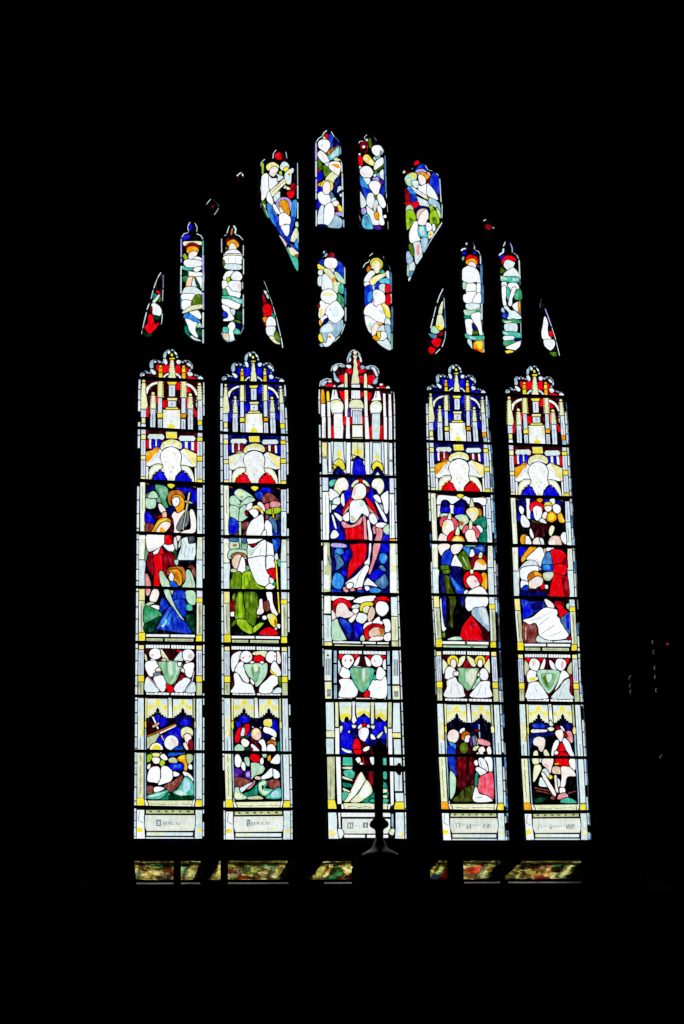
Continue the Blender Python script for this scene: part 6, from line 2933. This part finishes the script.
# plain stone filling between and under the slabs
xm = 2.7
vs = [(-xm, YF-.001, zt-.014), (xm, YF-.001, zt-.014), (xm, YW, zt-.024-(YF-YW)*math.tan(ALPHA)-.06), (-xm, YW, zt-.024-(YF-YW)*math.tan(ALPHA)-.06)]
vs += [(x, y, zsill-.35) for x, y, z in vs]
tag(link_mesh('trim_1', vs, [(0, 3, 2, 1), (4, 5, 6, 7), (0, 1, 5, 4), (3, 7, 6, 2), (0, 4, 7, 3), (1, 2, 6, 5)], M_STONE), kind='structure')

# ---------------------------------------------------------------- reredos, altar cross and what stands on the shelf
YR = -1.0
zr = at(390, 893, YR).z
xr0, xr1 = at(90, 893, YR).x, at(640, 893, YR).x
rr = empty('reredos', ((xr0+xr1)/2, YR+.14, 0)); tag(rr, 'dark panelled oak reredos standing below the window and carrying the altar cross', 'reredos')
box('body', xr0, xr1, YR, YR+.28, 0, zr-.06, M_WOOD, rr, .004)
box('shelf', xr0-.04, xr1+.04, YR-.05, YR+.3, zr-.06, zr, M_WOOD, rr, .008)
for i in range(9):
    a = xr0+.1+(xr1-xr0-.2)*i/9; box('panel', a+.03, a+(xr1-xr0-.2)/9-.03, YR-.015, YR, 1.2, zr-.2, M_WOOD, rr, .006)
YC = YR+.12
def cp(px, py): return at(px, py, YC)
def cyl_at(name, pts, parent, m, n=18):
    """a turned piece: (pixel row, half width in pixels) from bottom to top on the axis of the cross"""
    ax = cp(378.5, 800); prof = []
    for py, hw in pts:
        z = cp(378.5, py).z; r = hw*(cp(379.5, py).x-cp(378.5, py).x); prof.append((max(r, .002), z))
    return lathe(name, ax.x, YC, prof, m, parent, n)
ax = cp(378.5, 800).x
ped = empty('cross_pedestal', (ax, YC, zr)); tag(ped, 'broad dark block pedestal carrying the altar cross before the sill', 'pedestal')
pxl, pxr = cp(355, 870).x, cp(426, 870).x
box('plinth', pxl, pxr, YC-.13, YC+.13, zr, cp(390, 866).z, M_WOOD, ped, .006)
box('cap', pxl-.0, pxr, YC-.14, YC+.14, cp(390, 866).z, cp(390, 857).z, M_WOOD, ped, .01)
cr = empty('altar_cross', (ax, YC, cp(378.5, 857).z)); tag(cr, 'dark altar cross with a bulbous knop silhouetted before the middle lancet', 'cross')
cyl_at('foot', [(857, 19), (854, 18), (852, 14), (849, 9), (846, 7), (842, 5.5), (838, 4)], cr, M_SILVER)
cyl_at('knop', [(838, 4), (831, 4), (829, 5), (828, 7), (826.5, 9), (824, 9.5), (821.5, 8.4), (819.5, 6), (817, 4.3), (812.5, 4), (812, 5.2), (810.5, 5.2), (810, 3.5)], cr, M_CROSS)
def flat_poly(name, px_pts, parent, m, th=.03, flip=False):
    pts = [cp(*c) for c in px_pts]; n = len(pts)
    vs = [(p.x, YC-th/2, p.z) for p in pts]+[(p.x, YC+th/2, p.z) for p in pts]
    fs = [tuple(range(n)), tuple(range(2*n-1, n-1, -1))]+[(i, n+i, n+(i+1) % n, (i+1) % n) for i in range(n)]
    o = link_mesh(name, vs, fs, m, parent); fix_normals(o)
    bm = bmesh.new(); bm.from_mesh(o.data); bmesh.ops.bevel(bm, geom=[e for e in bm.edges if len(e.link_faces) == 2 and abs(e.verts[0].co.y-e.verts[1].co.y) < 1e-4], offset=.003, segments=1, affect='EDGES'); bm.to_mesh(o.data); bm.free()
    return o
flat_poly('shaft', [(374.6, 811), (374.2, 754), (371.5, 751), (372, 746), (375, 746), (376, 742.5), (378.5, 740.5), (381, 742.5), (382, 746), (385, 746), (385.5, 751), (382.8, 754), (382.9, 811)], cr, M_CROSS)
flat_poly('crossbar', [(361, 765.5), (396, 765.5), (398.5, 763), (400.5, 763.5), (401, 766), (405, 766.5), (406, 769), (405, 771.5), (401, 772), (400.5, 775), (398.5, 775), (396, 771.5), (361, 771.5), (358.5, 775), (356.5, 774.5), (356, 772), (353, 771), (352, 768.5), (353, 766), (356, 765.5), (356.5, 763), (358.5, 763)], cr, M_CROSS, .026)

def post(px0, px1, top, label):
    a, b_ = at(px0, 875, YC).x, at(px1, 875, YC).x; c = (a+b_)/2; r = (b_-a)/2; zt_ = at((px0+px1)/2, top, YC).z
    e = empty('shelf_post', (c, YC, zr)); tag(e, label, 'post', 'dark posts on the shelf before the sill')
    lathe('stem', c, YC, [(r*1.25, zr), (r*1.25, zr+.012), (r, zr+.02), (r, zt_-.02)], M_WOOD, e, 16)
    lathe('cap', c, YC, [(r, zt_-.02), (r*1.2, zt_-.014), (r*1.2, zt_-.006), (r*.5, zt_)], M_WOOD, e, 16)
post(173.5, 181, 857, 'slim dark post in front of the sill under the leftmost lancet')
post(220.5, 228, 857, 'slim dark post in front of the sill under the second lancet from the left')
post(447.5, 463.5, 857, 'thick dark post in front of the sill under the lancet right of the cross')

# ---------------------------------------------------------------- glints in the dark to the right of the window
def stand(px, tops, label, Y, red=False):
    base = at(px[0], px[1], Y); x = base.x
    zt_ = at(px[0], tops[0], Y).z
    e = empty('metal_stand', (x, Y, 0)); tag(e, label, 'stand', 'slender metal stands in the dark')
    lathe('base', x, Y, [(.16, 0), (.16, .03), (.10, .06), (.03, .12), (.012, .2)], M_WOOD, e)
    lathe('pole', x, Y, [(.010, .2), (.008, zt_)], M_WOOD, e, 12)
    for t in tops:
        z = at(px[0], t, Y).z
        lathe('knop', x, Y, [(.006, z-.016), (.016, z-.008), (.019, z), (.016, z+.008), (.006, z+.016)], M_BRASS, e, 16)
    return e, x
stand((656.5, 668), (642, 652, 668, 677, 690, 757), 'tall slender metal stand with small shining knops right of the window', -2.6)
stand((632.5, 686), (678, 686, 692), 'shorter metal stand with three faint shining knops beside the tall one', -3.6)
p = at(667.5, 644.5, -2.6)
lm, nt, out = mat('red_lamp_flame')
em = nt.nodes.new('ShaderNodeEmission'); em.inputs[0].default_value = (1, .05, .12, 1); em.inputs[1].default_value = .3; nt.links.new(em.outputs[0], out.inputs[0])
sl = empty('hanging_lamp', (p.x, -2.6, p.z)); tag(sl, 'tiny red glowing lamp hanging in the dark at the right edge', 'lamp')
lathe('flame_glass', p.x, -2.6, [(.003, p.z-.008), (.008, p.z-.004), (.009, p.z+.002), (.005, p.z+.009)], lm, sl, 12)
lathe('lamp_holder', p.x, -2.6, [(.004, p.z-.05), (.03, p.z-.03), (.035, p.z-.009), (.003, p.z-.0085)], M_WOOD, sl, 14)
lathe('chain', p.x, -2.6, [(.002, p.z+.01), (.002, Z1)], M_WOOD, sl, 6)

# ---------------------------------------------------------------- daylight and exposure
w = bpy.data.worlds.new('overcast_sky'); bpy.context.scene.world = w; w.use_nodes = True
bg = w.node_tree.nodes['Background']; bg.inputs[0].default_value = (.96, .985, 1.0, 1); bg.inputs[1].default_value = 1.12
vs_ = bpy.context.scene.view_settings
bpy.context.scene.display_settings.display_device = 'sRGB'
vs_.view_transform = 'Standard'; vs_.look = 'None'; vs_.exposure = 0; vs_.gamma = 1; vs_.use_curve_mapping = False
